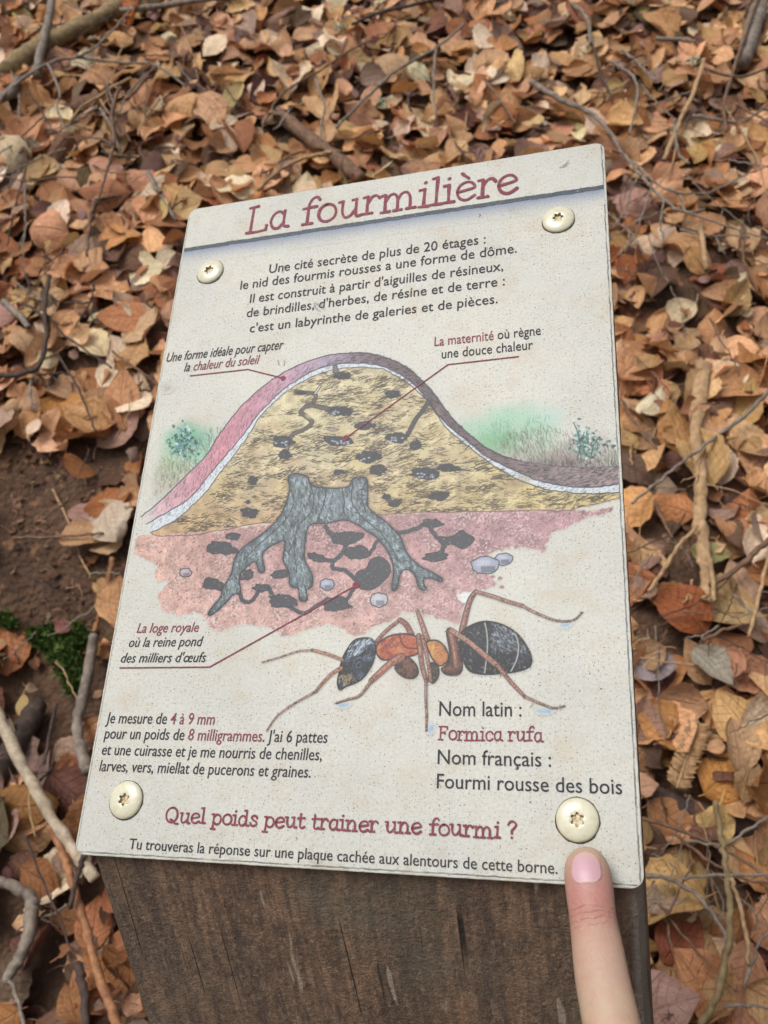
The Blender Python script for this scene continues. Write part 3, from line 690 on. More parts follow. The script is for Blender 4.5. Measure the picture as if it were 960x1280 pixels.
def paint_rule():
    y0 = (bp(235, 313)[1] + bp(757, 232)[1]) / 2
    cv = Canvas(1.0, y0 - 12, BW * 1000 - .9, y0 + 3)
    V = cv.V - (y0 + .5 * (fbm(cv.U * .25, cv.U * 0, 3, 3) - .5)); wv = .5 * (fbm(cv.U * .6, cv.U * 0, 9, 4) - .5)
    sh = np.clip((V + 10.5) / 9.0, 0, 1) ** 1.6 * (V < 0); full = (slice(0, cv.h), slice(0, cv.w))
    cv.blend(full, sh * .85, C(124, 140, 166))             # the printed drop shadow of the drawn twig
    d = np.abs(V - wv * .3); wd = 1.15 + .35 * (fbm(cv.U * .5, cv.U * 0, 14, 3) - .5)
    mk = np.clip((wd - d) / .3 + .5, 0, 1)
    colr = np.asarray(C(88, 98, 110)) * (0.62 + .6 * fbm(cv.U * .5, cv.V * 4, 44, 4))[..., None]
    cv.blend(full, mk, colr)
    for off, w in ((.85, .3), (-.95, .35), (.1, .16)):
        dd = np.abs(V - off - wv * .8); cv.blend(full, np.clip((w / 2 - dd) / .2 + .5, 0, 1) * (.75 + .25 * vnoise(cv.U * .4, cv.U * 0, int(off * 9) + 20)), C(40, 46, 54))
    r = np.random.default_rng(3)
    for k in range(26):
        u = r.uniform(3, 197); cv.line([(u, y0 + r.normal(0, .7)), (u + r.normal(0, 1.5), y0 + r.choice([-1, 1]) * r.uniform(.9, 2.0))], .2, C(70, 76, 84), .7, mm=True)
    return cv.mesh('header_rule', M_INK, 0.00005, panel)
paint_rule()

def scuffs():
    r = np.random.default_rng(15)
    for (x, y, n, L, a0, col, sm) in ((396, 380, 5, 4.5, -1.1, C(120, 116, 108), 0), (597, 272, 2, 3, 1.5, C(70, 66, 62), 0), (352, 455, 2, 2.4, 1.5, C(80, 74, 70), 0), (208, 484, 0, 0, 0, C(150, 140, 132), 1), (702, 208, 4, 3, .5, C(110, 104, 98), 0), (356, 333, 2, 2.6, -1.2, C(90, 86, 84), 0), (660, 880, 2, 2, .4, C(120, 110, 96), 0), (300, 870, 0, 0, 0, C(196, 180, 148), 1)):
        q = bp(x, y); cv = Canvas(q[0] - 7, q[1] - 7, q[0] + 7, q[1] + 7)
        if sm: cv.blob(x, y, 9, 6, col, .35, 1.2, .5)
        for k in range(n):
            u, v = q + r.normal(0, .9, 2); a = a0 + r.normal(0, .3); cv.line([(u, v), (u + L * .5 * math.cos(a), v + L * .5 * math.sin(a)), (u + L * math.cos(a + .2), v + L * math.sin(a + .2))], .28, col, .85, w2=.1, mm=True)
        cv.mesh('scuff', M_INK, 0.0001, panel)
scuffs()

# ---- lettering and leader lines
m = Mat('black_ink', 0.5); m.b.inputs['Specular IOR Level'].default_value = 0.15; oc = m.obj(); M_BLACK = m.set(Base_Color=m.mix(m.ramp(m.noise(oc, 900, 3), [(0.56, 0.0), (0.75, .6)]), L4(46, 46, 50), L4(96, 94, 90)))
m = Mat('maroon_ink', 0.5); m.b.inputs['Specular IOR Level'].default_value = 0.15; oc = m.obj(); M_MAROON = m.set(Base_Color=m.mix(m.ramp(m.noise(oc, 700, 3), [(0.5, 0.0), (0.75, .55)]), L4(114, 54, 66), L4(152, 106, 110)))

DG = bpy.context.evaluated_depsgraph_get
def text_line(name, txt, p0, p1, cap, red=None, shear=0.0, z=0.0002, bold=0.0):
    """one printed line between two baseline ends; cap = height of a capital in photo pixels"""
    a, b = bp(*p0), bp(*p1); v = (a[1] + b[1]) / 2
    capmm = bp(p0[0], p0[1] - cap)[1] - a[1]
    cu = bpy.data.curves.new(name, 'FONT'); cu.body = txt; cu.size = 1.0; cu.resolution_u = 3; cu.fill_mode = 'FRONT'; cu.shear = shear; cu.offset = bold + 0.004
    cu.materials.append(M_BLACK); cu.materials.append(M_MAROON)
    if red:
        i0 = txt.index(red)
        for k in range(i0, i0 + len(red)): cu.body_format[k].material_index = 1
    t = bpy.data.objects.new(name, cu); COL.objects.link(t)
    ev = t.evaluated_get(DG()); me = bpy.data.meshes.new_from_object(ev)
    bpy.data.objects.remove(t); bpy.data.curves.remove(cu)
    n = len(me.vertices); co = np.empty(n * 3, np.float32); me.vertices.foreach_get('co', co); co = co.reshape(-1, 3)
    sx_ = (b[0] - a[0]) / (co[:, 0].max() - co[:, 0].min()); sy_ = capmm / CAPH
    co[:, 0] = (a[0] + (co[:, 0] - co[:, 0].min()) * sx_) / 1000; co[:, 1] = (v + co[:, 1] * sy_) / 1000; co[:, 2] = z
    me.vertices.foreach_set('co', co.ravel()); me.update()
    o = bpy.data.objects.new(name, me); COL.objects.link(o); o.parent = panel
    return o
def cap_height():
    cu = bpy.data.curves.new('probe', 'FONT'); cu.body = 'H'; t = bpy.data.objects.new('probe', cu); COL.objects.link(t)
    me = bpy.data.meshes.new_from_object(t.evaluated_get(DG())); h = max(v.co.y for v in me.vertices)
    bpy.data.objects.remove(t); bpy.data.curves.remove(cu); bpy.data.meshes.remove(me); return h
CAPH = cap_height()
IT = 0.22
for (nm, tx, p0, p1, cap, red, sh) in (
    ('intro_lettering', 'Une cité secrète de plus de 20 étages :', (336, 342), (607, 304), 10.8, None, 0),
    ('intro_lettering', 'le nid des fourmis rousses a une forme de dôme.', (300, 363), (646, 315), 10.8, None, 0),
    ('intro_lettering', "Il est construit à partir d'aiguilles de résineux,", (312, 379), (629, 338), 10.8, None, 0),
    ('intro_lettering', "de brindilles, d'herbes, de résine et de terre :", (308, 397.5), (631, 356), 10.8, None, 0),
    ('intro_lettering', "c'est un labyrinthe de galeries et de pièces.", (312, 415.5), (622, 379.5), 10.8, None, 0),
    ('caption_lettering', 'Une forme idéale pour capter', (208, 452), (354, 437), 11, None, IT),
    ('caption_lettering', 'la chaleur du soleil', (230, 464.5), (324, 455), 11, 'chaleur du soleil', IT),
    ('caption_lettering', 'La maternité où règne', (543, 433), (676, 418.5), 11.5, 'La maternité', 0),
    ('caption_lettering', 'une douce chaleur', (552, 449), (666, 436), 11.5, None, 0),
    ('caption_lettering', 'La loge royale', (171, 790.5), (248, 790.5), 12, 'La loge royale', IT),
    ('caption_lettering', 'où la reine pond', (161, 808), (253, 808.5), 12, None, IT),
    ('caption_lettering', "des milliers d'œufs", (151, 827.5), (257, 828.5), 12, None, IT),
    ('fact_lettering', 'Je mesure de 4 à 9 mm', (132, 904), (268, 906), 13.8, '4 à 9 mm', .08),
    ('fact_lettering', "pour un poids de 8 milligrammes. J'ai 6 pattes", (130, 923), (409, 929), 13.8, '8 milligrammes', .08),
    ('fact_lettering', 'et une cuirasse et je me nourris de chenilles,', (127, 943), (402, 951), 13.8, None, .08),
    ('fact_lettering', 'larves, vers, miellat de pucerons et graines.', (124, 963.5), (388, 972.5), 13.8, None, .08),
    ('name_lettering', 'Nom latin :', (549, 894), (652, 896.5), 18, None, 0),
    ('name_lettering', 'Nom français :', (547, 954.5), (689, 959), 18, None, 0),
    ('name_lettering', 'Fourmi rousse des bois', (546, 985), (778, 993), 18, None, 0),
    ('answer_lettering', 'Tu trouveras la réponse sur une plaque cachée aux alentours de cette borne.', (161, 1061), (697, 1092.5), 13.2, None, 0)):
    text_line(nm, tx, p0, p1, cap, red, sh)

# hand drawn slab letters for the maroon headings: strokes in units of the x-height
def arc(cx, cy, rx, ry, a0, a1, n=12):
    return [(cx + rx * math.cos(math.radians(a0 + (a1 - a0) * k / n)), cy + ry * math.sin(math.radians(a0 + (a1 - a0) * k / n))) for k in range(n + 1)]
GLY = {
 'L': (1.12, [[(.24, 1.52), (.22, .75), (.2, .02)], [(.04, 1.5), (.46, 1.54)], [(.02, .02), (.5, 0), (.98, .05)], [(.98, .05), (1.0, .3)]]),
 'F': (1.12, [[(.24, 1.46), (.23, .7), (.22, .02)], [(.04, 1.46), (.5, 1.48), (.98, 1.46)], [(.98, 1.46), (.99, 1.2)], [(.23, .78), (.72, .8)], [(.72, .92), (.72, .66)], [(.03, .02), (.48, .02)]]),
 'Q': (1.45, [cr([(.7, 1.5), (.28, 1.3), (.1, .78), (.26, .22), (.66, 0), (1.08, .22), (1.26, .75), (1.1, 1.3)], 5, True), cr([(.56, .3), (.8, .2), (1.02, -.1), (1.34, -.14)], 5)]),
 'a': (1.02, [cr([(.72, .8), (.5, 1.0), (.22, .86), (.09, .48), (.22, .1), (.48, .02), (.74, .3)], 5), cr([(.76, 1.0), (.74, .5), (.76, .12), (.98, .03)], 5)]),
 'f': (.8, [cr([(.86, 1.36), (.72, 1.54), (.5, 1.46), (.36, 1.15), (.34, .6), (.33, .02)], 5), [(.08, .94), (.74, .98)], [(.12, .02), (.58, .02)]]),
 'o': (1.02, [cr([(.5, 1.0), (.2, .84), (.09, .5), (.2, .14), (.5, .0), (.82, .15), (.93, .5), (.8, .86)], 5, True)]),
 'u': (1.16, [[(.02, .97), (.22, .98)], cr([(.22, .98), (.2, .4), (.34, .04), (.6, .1), (.84, .42)], 5), [(.68, .98), (.86, .99)], cr([(.86, .99), (.85, .3), (.9, .02), (1.1, .03)], 5)]),
 'r': (.86, [[(.03, .97), (.23, .99)], [(.23, .99), (.22, .5), (.22, .02)], [(.03, .02), (.46, .02)], cr([(.22, .58), (.4, .92), (.62, 1.0), (.78, .82)], 5)]),
 'm': (1.72, [[(.02, .97), (.22, .99)], [(.22, .99), (.21, .5), (.21, .02)], [(.03, .02), (.42, .02)], cr([(.21, .6), (.42, .94), (.66, .96), (.78, .66), (.78, .02)], 5), [(.62, .02), (.97, .02)], cr([(.78, .6), (.98, .94), (1.22, .96), (1.36, .66), (1.36, .02)], 5), [(1.2, .02), (1.6, .02)]]),
 'n': (1.18, [[(.02, .97), (.22, .99)], [(.22, .99), (.21, .5), (.21, .02)], [(.03, .02), (.42, .02)], cr([(.21, .6), (.44, .95), (.7, .96), (.84, .66), (.84, .02)], 5), [(.68, .02), (1.06, .02)]]),
 'i': (.56, [[(.05, .97), (.27, .99)], [(.27, .99), (.26, .5), (.26, .02)], [(.04, .02), (.5, .02)], [(.26, 1.36), (.29, 1.38)]]),
 'l': (.56, [[(.05, 1.5), (.27, 1.54)], [(.27, 1.54), (.26, .8), (.26, .02)], [(.04, .02), (.5, .02)]]),
 'e': (.98, [cr([(.1, .5), (.5, .56), (.86, .66), (.72, .95), (.46, 1.0), (.2, .84), (.09, .5), (.2, .14), (.5, .0), (.86, .2)], 5)]),
 'c': (.94, [cr([(.82, .76), (.7, .96), (.44, 1.0), (.18, .82), (.09, .48), (.22, .12), (.5, .0), (.84, .2)], 5)]),
 'p': (1.08, [[(.02, .97), (.22, .99)], [(.22, .99), (.22, .2), (.2, -.48)], [(.02, -.48), (.44, -.48)], cr([(.22, .72), (.46, .98), (.78, .9), (.94, .5), (.8, .1), (.5, .02), (.22, .26)], 5)]),
 'd': (1.12, [cr([(.78, .72), (.52, .98), (.22, .86), (.09, .48), (.22, .1), (.5, .02), (.78, .28)], 5), [(.6, 1.5), (.8, 1.53)], cr([(.8, 1.53), (.79, .7), (.8, .12), (1.04, .04)], 5)]),
 's': (.84, [cr([(.7, .78), (.62, .96), (.36, 1.0), (.16, .8), (.36, .58), (.62, .44), (.72, .2), (.48, .0), (.2, .06), (.1, .26)], 5)]),
 't': (.76, [cr([(.3, 1.36), (.28, .7), (.3, .14), (.48, .0), (.7, .14)], 5), [(.06, .94), (.66, .98)]]),
 '?': (.8, [cr([(.12, 1.22), (.3, 1.5), (.62, 1.5), (.78, 1.2), (.58, .9), (.4, .68), (.38, .44)], 5), [(.35, .06), (.38, .08)]]),
 ' ': (.56, []),
}
GLY['è'] = (GLY['e'][0], GLY['e'][1] + [[(.3, 1.52), (.58, 1.22)]])
class Flat:
    """flat ribbons with round ends, stacked a hair apart"""
    def __init__(self): self.V = []; self.F = []; self.k = 0
    def ribbon(self, P, w, z):
        P = np.asarray(P, float); z = z + self.k * 2.0e-6; self.k += 1
        T = np.gradient(P, axis=0); T /= np.linalg.norm(T, axis=1)[:, None] + 1e-9; N = np.stack([-T[:, 1], T[:, 0]], 1)
        b = len(self.V); n = len(P); w = np.broadcast_to(np.asarray(w, float), (n,))
        ring = [P[i] + N[i] * w[i] / 2 for i in range(n)]
        a1 = math.atan2(N[-1][1], N[-1][0]); ring += [P[-1] + w[-1] / 2 * np.array([math.cos(a1 - math.pi * k / 8), math.sin(a1 - math.pi * k / 8)]) for k in range(1, 8)]
        low = [P[i] - N[i] * w[i] / 2 for i in range(n)]
        a0 = math.atan2(-N[0][1], -N[0][0]); cap0 = [P[0] + w[0] / 2 * np.array([math.cos(a0 - math.pi * k / 8), math.sin(a0 - math.pi * k / 8)]) for k in range(1, 8)]
        self.V += [(p[0] / 1000, p[1] / 1000, z) for p in ring]; e1 = b + n; nb = len(self.V)
        self.V += [(p[0] / 1000, p[1] / 1000, z) for p in low]
        for i in range(n - 1): self.F.append((b + i, nb + i, nb + i + 1, b + i + 1))
        self.F.append(tuple([b + n - 1][::-1]) + tuple([nb + n - 1]) + tuple(range(e1 + 6, e1 - 1, -1)))
        c0 = len(self.V); self.V += [(p[0] / 1000, p[1] / 1000, z) for p in cap0]
        self.F.append(tuple([nb]) + tuple([b]) + tuple(range(c0 + 6, c0 - 1, -1)))
    def disc(self, c, r, z):
        b = len(self.V); z = z + self.k * 2e-6; self.k += 1
        self.V += [((c[0] + r * math.cos(t)) / 1000, (c[1] + r * math.sin(t)) / 1000, z) for t in np.linspace(0, 2 * math.pi, 28, endpoint=False)]
        self.F.append(tuple(range(b, b + 28)))
    def build(self, name, mat): return mesh_py(name, self.V, self.F, mat, panel, smooth=False)
def slab_line(name, txt, p0, p1, xh, weight, z=0.00022, seed=1):
    r = np.random.default_rng(seed)
    a, b = bp(*p0), bp(*p1); v = (a[1] + b[1]) / 2; x_mm = bp(p0[0], p0[1] - xh)[1] - a[1]
    tot = sum(GLY[ch][0] for ch in txt) - .1; sx_ = (b[0] - a[0]) / tot; pen = 0; fl = Flat()
    for ch in txt:
        wd, strokes = GLY[ch]; rot = r.normal(0, .022); dy = r.normal(0, .025)
        for S in strokes:
            S = np.asarray(S, float)
            if len(S) < 6: S = np.asarray(cr(S, 4))
            Q = np.stack([a[0] + (pen + S[:, 0] - rot * S[:, 1]) * sx_, v + (S[:, 1] + dy + rot * S[:, 0]) * x_mm], 1)
            n = len(Q); wv = weight * (1 + .16 * np.sin(np.linspace(r.uniform(0, 6), r.uniform(6, 9), n)))
            if n > 12 and np.hypot(*(Q[0] - Q[-1])) < x_mm * .3 and ch in 'oQ': Q = np.concatenate([Q, Q[:2]]); wv = np.concatenate([wv, wv[:2]])
            fl.ribbon(Q, wv, z)
        pen += wd
    return fl.build(name, M_MAROON)
slab_line('title_lettering', 'La fourmilière', (308, 290), (647, 242), 20.5, 1.5, seed=2)
slab_line('question_lettering', 'Quel poids peut trainer une fourmi ?', (206, 1027.5), (645, 1048), 12.3, .72, seed=3)
slab_line('species_lettering', 'Formica rufa', (548, 924), (678, 927.5), 11.2, .56, seed=4)
for P, dot in (([(238, 470), (310, 462), (354, 473)], 3.6), ([(648, 446), (560, 456), (432, 548)], 3.8), ([(150, 835), (262, 834), (445, 732)], 4.2)):
    fl = Flat(); Q = bps(P)
    fl.ribbon(np.array([Q[0], Q[1]]), .55, .00026); fl.ribbon(np.array([Q[1], Q[2]]), .55, .00026)
    fl.disc(Q[2], dot * .33, .00027); fl.build('leader_line', M_MAROON)

# ---- four screws
m = Mat('cream_enamel', 0.25); oc = m.obj()
M_ENAMEL = m.set(Base_Color=m.mix(m.ramp(m.noise(oc, 420, 4), [(.5, 0.0), (.75, .6)]), L4(194, 191, 168), L4(178, 168, 136)), Coat_Weight=.2, Coat_Roughness=.25, Normal=m.bump(m.noise(oc, 300, 2), .12, .0008))
m = Mat('worn_socket', 0.4); M_SOCKET = m.set(Base_Color=m.ramp(m.noise(m.obj(), 1300, 3), [(.35, L4(120, 104, 78)), (.65, L4(196, 182, 146))]), Metallic=.25)
m = Mat('screw_ring', 0.9); M_RING = m.set(Base_Color=m.ramp(m.noise(m.obj(), 900, 3), [(.4, L4(44, 38, 30)), (.7, L4(112, 92, 66))]))
def build_screw(px, py, rot, tilt, steel):
    c = bp(px, py) / 1000; R0 = .0067; n = 72
    V = []; Fs = []; mi = []
    star = lambda t: .00190 + .00038 * math.cos(6 * (t - rot))
    prof = [(1.0, -.0001, 0), (1.0, .0006, 0), (.965, .00105, 0), (.9, .0014, 0), (.75, .00185, 0), (.58, .00212, 0), (.44, .00222, .0), (.36, .00225, .5), (.0, .0021, 1.0), (.0, .0016, 1.04), (.0, .0007, 1.2)]
    for rr, z, k in prof:
        for i in range(n):
            t = 2 * math.pi * i / n; s = star(t)
            rad = rr * R0 if k == 0 else ((.36 * R0 + s) / 2 if k == .5 else s / (k if k <= 1 else k * 1.0))
            V.append((rad * math.cos(t), rad * math.sin(t), z * .85))
    L = len(prof)
    for l in range(L - 1):
        for i in range(n):
            j = (i + 1) % n; Fs.append((l * n + i, l * n + j, (l + 1) * n + j, (l + 1) * n + i)); mi.append(1 if l >= L - 3 else 0)
    Fs.append(tuple((L - 1) * n + i for i in range(n))); mi.append(1)
    # dark brown collar around the head, wider on its lower half
    b = len(V); r = np.random.default_rng(int(px))
    k2 = .00018 + .00034 * np.clip(fbm(np.cos(np.linspace(0, 2 * np.pi, n, endpoint=False)) * 2.4 + px, np.sin(np.linspace(0, 2 * np.pi, n, endpoint=False)) * 2.4, 6, 3) * 2 - .6, 0, 1.5)
    for i in range(n):
        t = 2 * math.pi * i / n; V.append((R0 * .97 * math.cos(t), R0 * .97 * math.sin(t), .0003))
    for i in range(n):
        t = 2 * math.pi * i / n; q = R0 + k2[i] * (1.25 if math.sin(t) < 0 else .8); V.append((q * math.cos(t), q * math.sin(t), .0001))
    for i in range(n):
        j = (i + 1) % n; Fs.append((b + i, b + n + i, b + n + j, b + j)); mi.append(2)
    o = mesh_py('screw', V, Fs, M_ENAMEL, sign)
    o.data.materials.append(M_SOCKET); o.data.materials.append(M_RING)
    for p, k in zip(o.data.polygons, mi): p.material_index = k
    o.data.set_sharp_from_angle(angle=math.radians(50))
    o.matrix_local = PM @ Matrix.Translation((c[0], c[1], 0)) @ Matrix.Rotation(tilt, 4, 'X')
    return o
for a in ((263, 340, .3, 0, 1), (698, 275, .1, 0, 0), (158, 1000, .5, 0, 1), (722, 1025, .52, 0, 0)): build_screw(*a)

# ------------------------------------------------------------------ dead leaves
m = Mat('dead_leaf', 0.62)
uvx = m.attr('leaf_u', 'Fac'); uvy = m.attr('leaf_v', 'Fac'); base = m.attr('tone'); rnd = m.attr('rnd', 'Fac')
av = m.math('ABSOLUTE', uvy)
vein_ph = m.math('MULTIPLY', m.math('SUBTRACT', uvx, m.math('MULTIPLY', av, 0.16)), 9.0)
saw = m.math('ABSOLUTE', m.math('SUBTRACT', m.math('FRACT', vein_ph), 0.5))
vein = m.ramp(saw, [(0.0, 1.0), (0.10, 0.0)]); mid = m.ramp(av, [(0.0, 1.0), (0.075, 0.0)])
vv = m.math('MAXIMUM', m.math('MULTIPLY', vein, 0.6), mid)
seedv = m.n('ShaderNodeCombineXYZ', {0: m.math('ADD', uvx, m.math('MULTIPLY', rnd, 57.0)), 1: uvy, 2: m.math('MULTIPLY', rnd, 31.0)}).outputs[0]
nA = m.noise(seedv, 2.2, 4, 0.6); nB = m.noise(seedv, 9.0, 4, 0.7)
c = m.mix(m.ramp(nA, [(.42, 0.0), (.68, .7)]), base, m.mix(1.0, base, (0.72, 0.64, 0.58, 1), 'MULTIPLY'))
c = m.mix(m.ramp(nB, [(.48, 0.0), (.7, .6)]), c, m.mix(1.0, base, (1.4, 1.36, 1.3, 1), 'MULTIPLY'))
c = m.mix(m.ramp(m.noise(seedv, 5.0, 5, .75), [(.40, .55), (.52, 0.0)]), c, m.mix(1.0, base, (0.66, 0.60, 0.56, 1), 'MULTIPLY'))
c = m.mix(m.math('MULTIPLY', vv, 0.48), c, m.mix(1.0, base, (0.62, 0.55, 0.5, 1), 'MULTIPLY'))
c = m.mix(m.ramp(m.noise(seedv, 26, 3), [(.60, 0.0), (.70, .6)]), c, L4(52, 34, 26))
hgt = m.math('ADD', m.math('MULTIPLY', vv, -1.0), m.math('ADD', m.math('MULTIPLY', nB, 1.4), m.math('MULTIPLY', m.noise(seedv, 4.0, 3), 2.5)))
M_LEAF = m.set(Base_Color=c, Normal=m.bump(hgt, .75, .0022))
m.b.inputs['Specular IOR Level'].default_value = 0.35
tr = m.n('ShaderNodeBsdfTranslucent', {'Color': c}); mx = m.n('ShaderNodeMixShader', {0: .24, 1: m.b.outputs[0], 2: tr.outputs[0]})
m.t.links.new(mx.outputs[0], m.t.nodes['Material Output'].inputs[0])

NS, NT = 13, 9
def leaf_geo(r, ln, wd, bend, cup, twist, wav, torn=0.0, fold=0.0):
    s = np.linspace(0, 1, NS)[:, None]; t = np.linspace(-1, 1, NT)[None, :]
    pk = r.uniform(.70, 1.0); pe = r.uniform(.62, 1.05)
    prof = np.clip(np.sin(np.pi * np.clip(s, 0, 1) ** pk), 0, 1) ** pe
    prof = prof * (1 + .05 * np.sin(s * 40 + r.uniform(0, 6)))
    sideL = np.ones((NS, 1)); sideR = np.ones((NS, 1))
    if torn:
        sideL *= 1 - torn * np.clip(vnoise(s * 5 + r.uniform(0, 99), s * 0, 3) * 1.6 - .5, 0, 1); sideR *= 1 - torn * np.clip(vnoise(s * 5 + r.uniform(0, 99), s * 0, 4) * 1.6 - .5, 0, 1)
    w = prof * wd / 2 * np.where(t < 0, sideL, sideR)
    x = (s - .5) * ln * np.ones_like(t); y = t * w
    sv = s * ln
    z = np.zeros_like(y)
    # cup across, with each half free to fold about the midrib
    z = z + cup * (y ** 2) / (wd * .5) + fold * np.abs(y)
    ph = r.uniform(0, 6, 5)
    z = z + wav * ln * (np.sin(s * r.uniform(5, 10) + ph[0] + t * 1.4) * np.abs(t) ** 1.5 + .5 * np.sin(s * 17 + ph[1] + t * 3) * t * t + .6 * np.sin(t * 4.0 + ph[2] + s * 3) * (.3 + t * t))
    z = z + .007 * wd * np.cos(2 * np.pi * 9 * (s - .16 * np.abs(t)))      # pleats along the side veins
    # bend along the length
    a = (s - .5) * bend
    if abs(bend) > .05:
        Rr = ln / bend; X = (Rr - z) * np.sin(a); Z = Rr - (Rr - z) * np.cos(a)
    else: X, Z = x, z
    tw = (s - .5) * twist
    Y = y * np.cos(tw) - (Z * 0) ; Z = Z + y * np.sin(tw)
    return np.stack([X * np.ones_like(t), Y, Z], -1).reshape(-1, 3), (s * np.ones_like(t)).ravel(), (t * np.ones_like(s)).ravel()
_i = np.arange(NS * NT).reshape(NS, NT)
LF = np.stack([_i[:-1, :-1], _i[1:, :-1], _i[1:, 1:], _i[:-1, 1:]], -1).reshape(-1, 4)
NV = NS * NT + 12                               # the blade and a stalk
_k = NS * NT + 2 * np.arange(5)
LF = np.concatenate([LF, np.stack([_k, _k + 1, _k + 3, _k + 2], -1)])
GX = np.array([1, 0, SXg]); GX /= np.linalg.norm(GX); GY = np.cross(GN, GX)
def place(V, pos, yaw, tx, ty):
    c, s = math.cos(yaw), math.sin(yaw)
    Rz = np.array([[c, -s, 0], [s, c, 0], [0, 0, 1]])
    Rx = np.array([[1, 0, 0], [0, math.cos(tx), -math.sin(tx)], [0, math.sin(tx), math.cos(tx)]])
    Ry = np.array([[math.cos(ty), 0, math.sin(ty)], [0, 1, 0], [-math.sin(ty), 0, math.cos(ty)]])
    B = np.stack([GX, GY, GN], 1)
    return V @ (B @ Rx @ Ry @ Rz).T + pos
TONES = [  # name, colour, weight
 ('tan', (224, 180, 136), 32), ('light brown', (207, 160, 116), 30), ('russet brown', (180, 124, 83), 12), ('dark brown', (118, 88, 68), 10),
 ('purplish brown', (172, 140, 124), 9), ('pale buff', (240, 217, 184), 13), ('orange brown', (200, 148, 98), 4), ('yellowish', (220, 190, 138), 1.2)]
TW = np.array([t[2] for t in TONES], float); TW /= TW.sum()
def proj(p):
    q = RC.T @ (p - CAM); return 480 + F_PX * q[0] / q[2], 640 + F_PX * q[1] / q[2], q[2]
def in_poly(x, y, P):
    ins = False; n = len(P)
    for i in range(n):
        (x1, y1), (x2, y2) = P[i], P[(i + 1) % n]
        if (y1 > y) != (y2 > y) and x < (x2 - x1) * (y - y1) / (y2 - y1) + x1: ins = not ins
    return ins
BARE = [(-40, 575), (60, 560), (105, 590), (112, 640), (130, 690), (150, 700), (140, 800), (70, 790), (30, 770), (-40, 760)]
BARE2 = [(20, 770), (150, 790), (130, 900), (80, 930), (40, 890)]
BOARD_PX = [(237, 262), (755, 177), (806, 1112), (812, 1290), (180, 1290), (110, 1070), (92, 1068)]
TANGLE = [(770, 990), (960, 980), (960, 1290), (815, 1290)]

ALL = []          # dicts of every leaf, sorted later into individuals and the litter mass
def make_leaf(pos, lift, r, tone=None, size=None, yaw=None, tx=None, ty=None, form=None, col=None, aspect=None):
    ln = size or r.uniform(.042, .078); asp = aspect or r.uniform(.56, .82); wd = ln * asp
    form = form or r.choice(['flat', 'curled', 'cupped', 'folded', 'torn', 'crumpled'], p=[.16, .2, .16, .14, .16, .18])
    bend = r.normal(0, .35); cup = r.normal(.1, .25); tw = r.normal(0, .35); wav = r.uniform(.012, .035); torn = 0; fold = r.normal(0, .08)
    if form == 'curled': bend = r.choice([-1, 1]) * r.uniform(.6, 1.9)
    if form == 'cupped': cup = r.choice([-1, 1], p=[.4, .6]) * r.uniform(.4, 1.0)
    if form == 'folded': fold = r.choice([-1, 1]) * r.uniform(.25, .7)
    if form == 'torn': torn = r.uniform(.5, .95)
    if form == 'crumpled': wav = r.uniform(.05, .09); bend = r.normal(0, .8); fold = r.normal(0, .4)
    if form == 'flat': bend *= .5; cup *= .4; wav *= .7
    V, lu, lv = leaf_geo(r, ln, wd, bend, cup, tw, wav, torn, fold)
    tx = r.normal(0, .30) if tx is None else tx; ty = r.normal(0, .30) if ty is None else ty
    yaw = r.uniform(0, 2 * math.pi) if yaw is None else yaw
    b0 = V[NT // 2]; dr = V[NT // 2] - V[NT + NT // 2]; dr = dr / (np.linalg.norm(dr) + 1e-9); sl_ = r.uniform(.006, .017); kx, kz = r.normal(0, .5), r.uniform(-.5, .3)
    st = []
    for q in range(6):
        u = q / 5; c_ = b0 - dr * .002 + (dr * u + np.array([0, kx * u * u, kz * u * u])) * sl_; st += [c_ + np.array([0, .00055, .0003]), c_ - np.array([0, .00055, -.0003])]
    V = np.concatenate([V, np.array(st)]); lu = np.concatenate([lu, np.full(12, .03)]); lv = np.concatenate([lv, np.full(12, .03)])
    V = V - np.array([0, 0, np.median(V[:, 2])])
    p = pos + GN * lift
    W = place(V, p, yaw, tx, ty)
    ti = r.choice(len(TONES), p=TW) if tone is None else [t[0] for t in TONES].index(tone)
    cc = np.asarray(col if col else TONES[ti][1], float)
    cc = lin(np.clip(cc * r.uniform(.86, 1.12) + r.normal(0, 4, 3), 0, 255))
    d = dict(V=W, lu=lu, lv=lv, col=cc, rnd=r.random(), tone=TONES[ti][0], form=form, pos=p, lift=lift, ln=ln)
    # stalk as a thin strip of the leaf
    ALL.append(d); return d

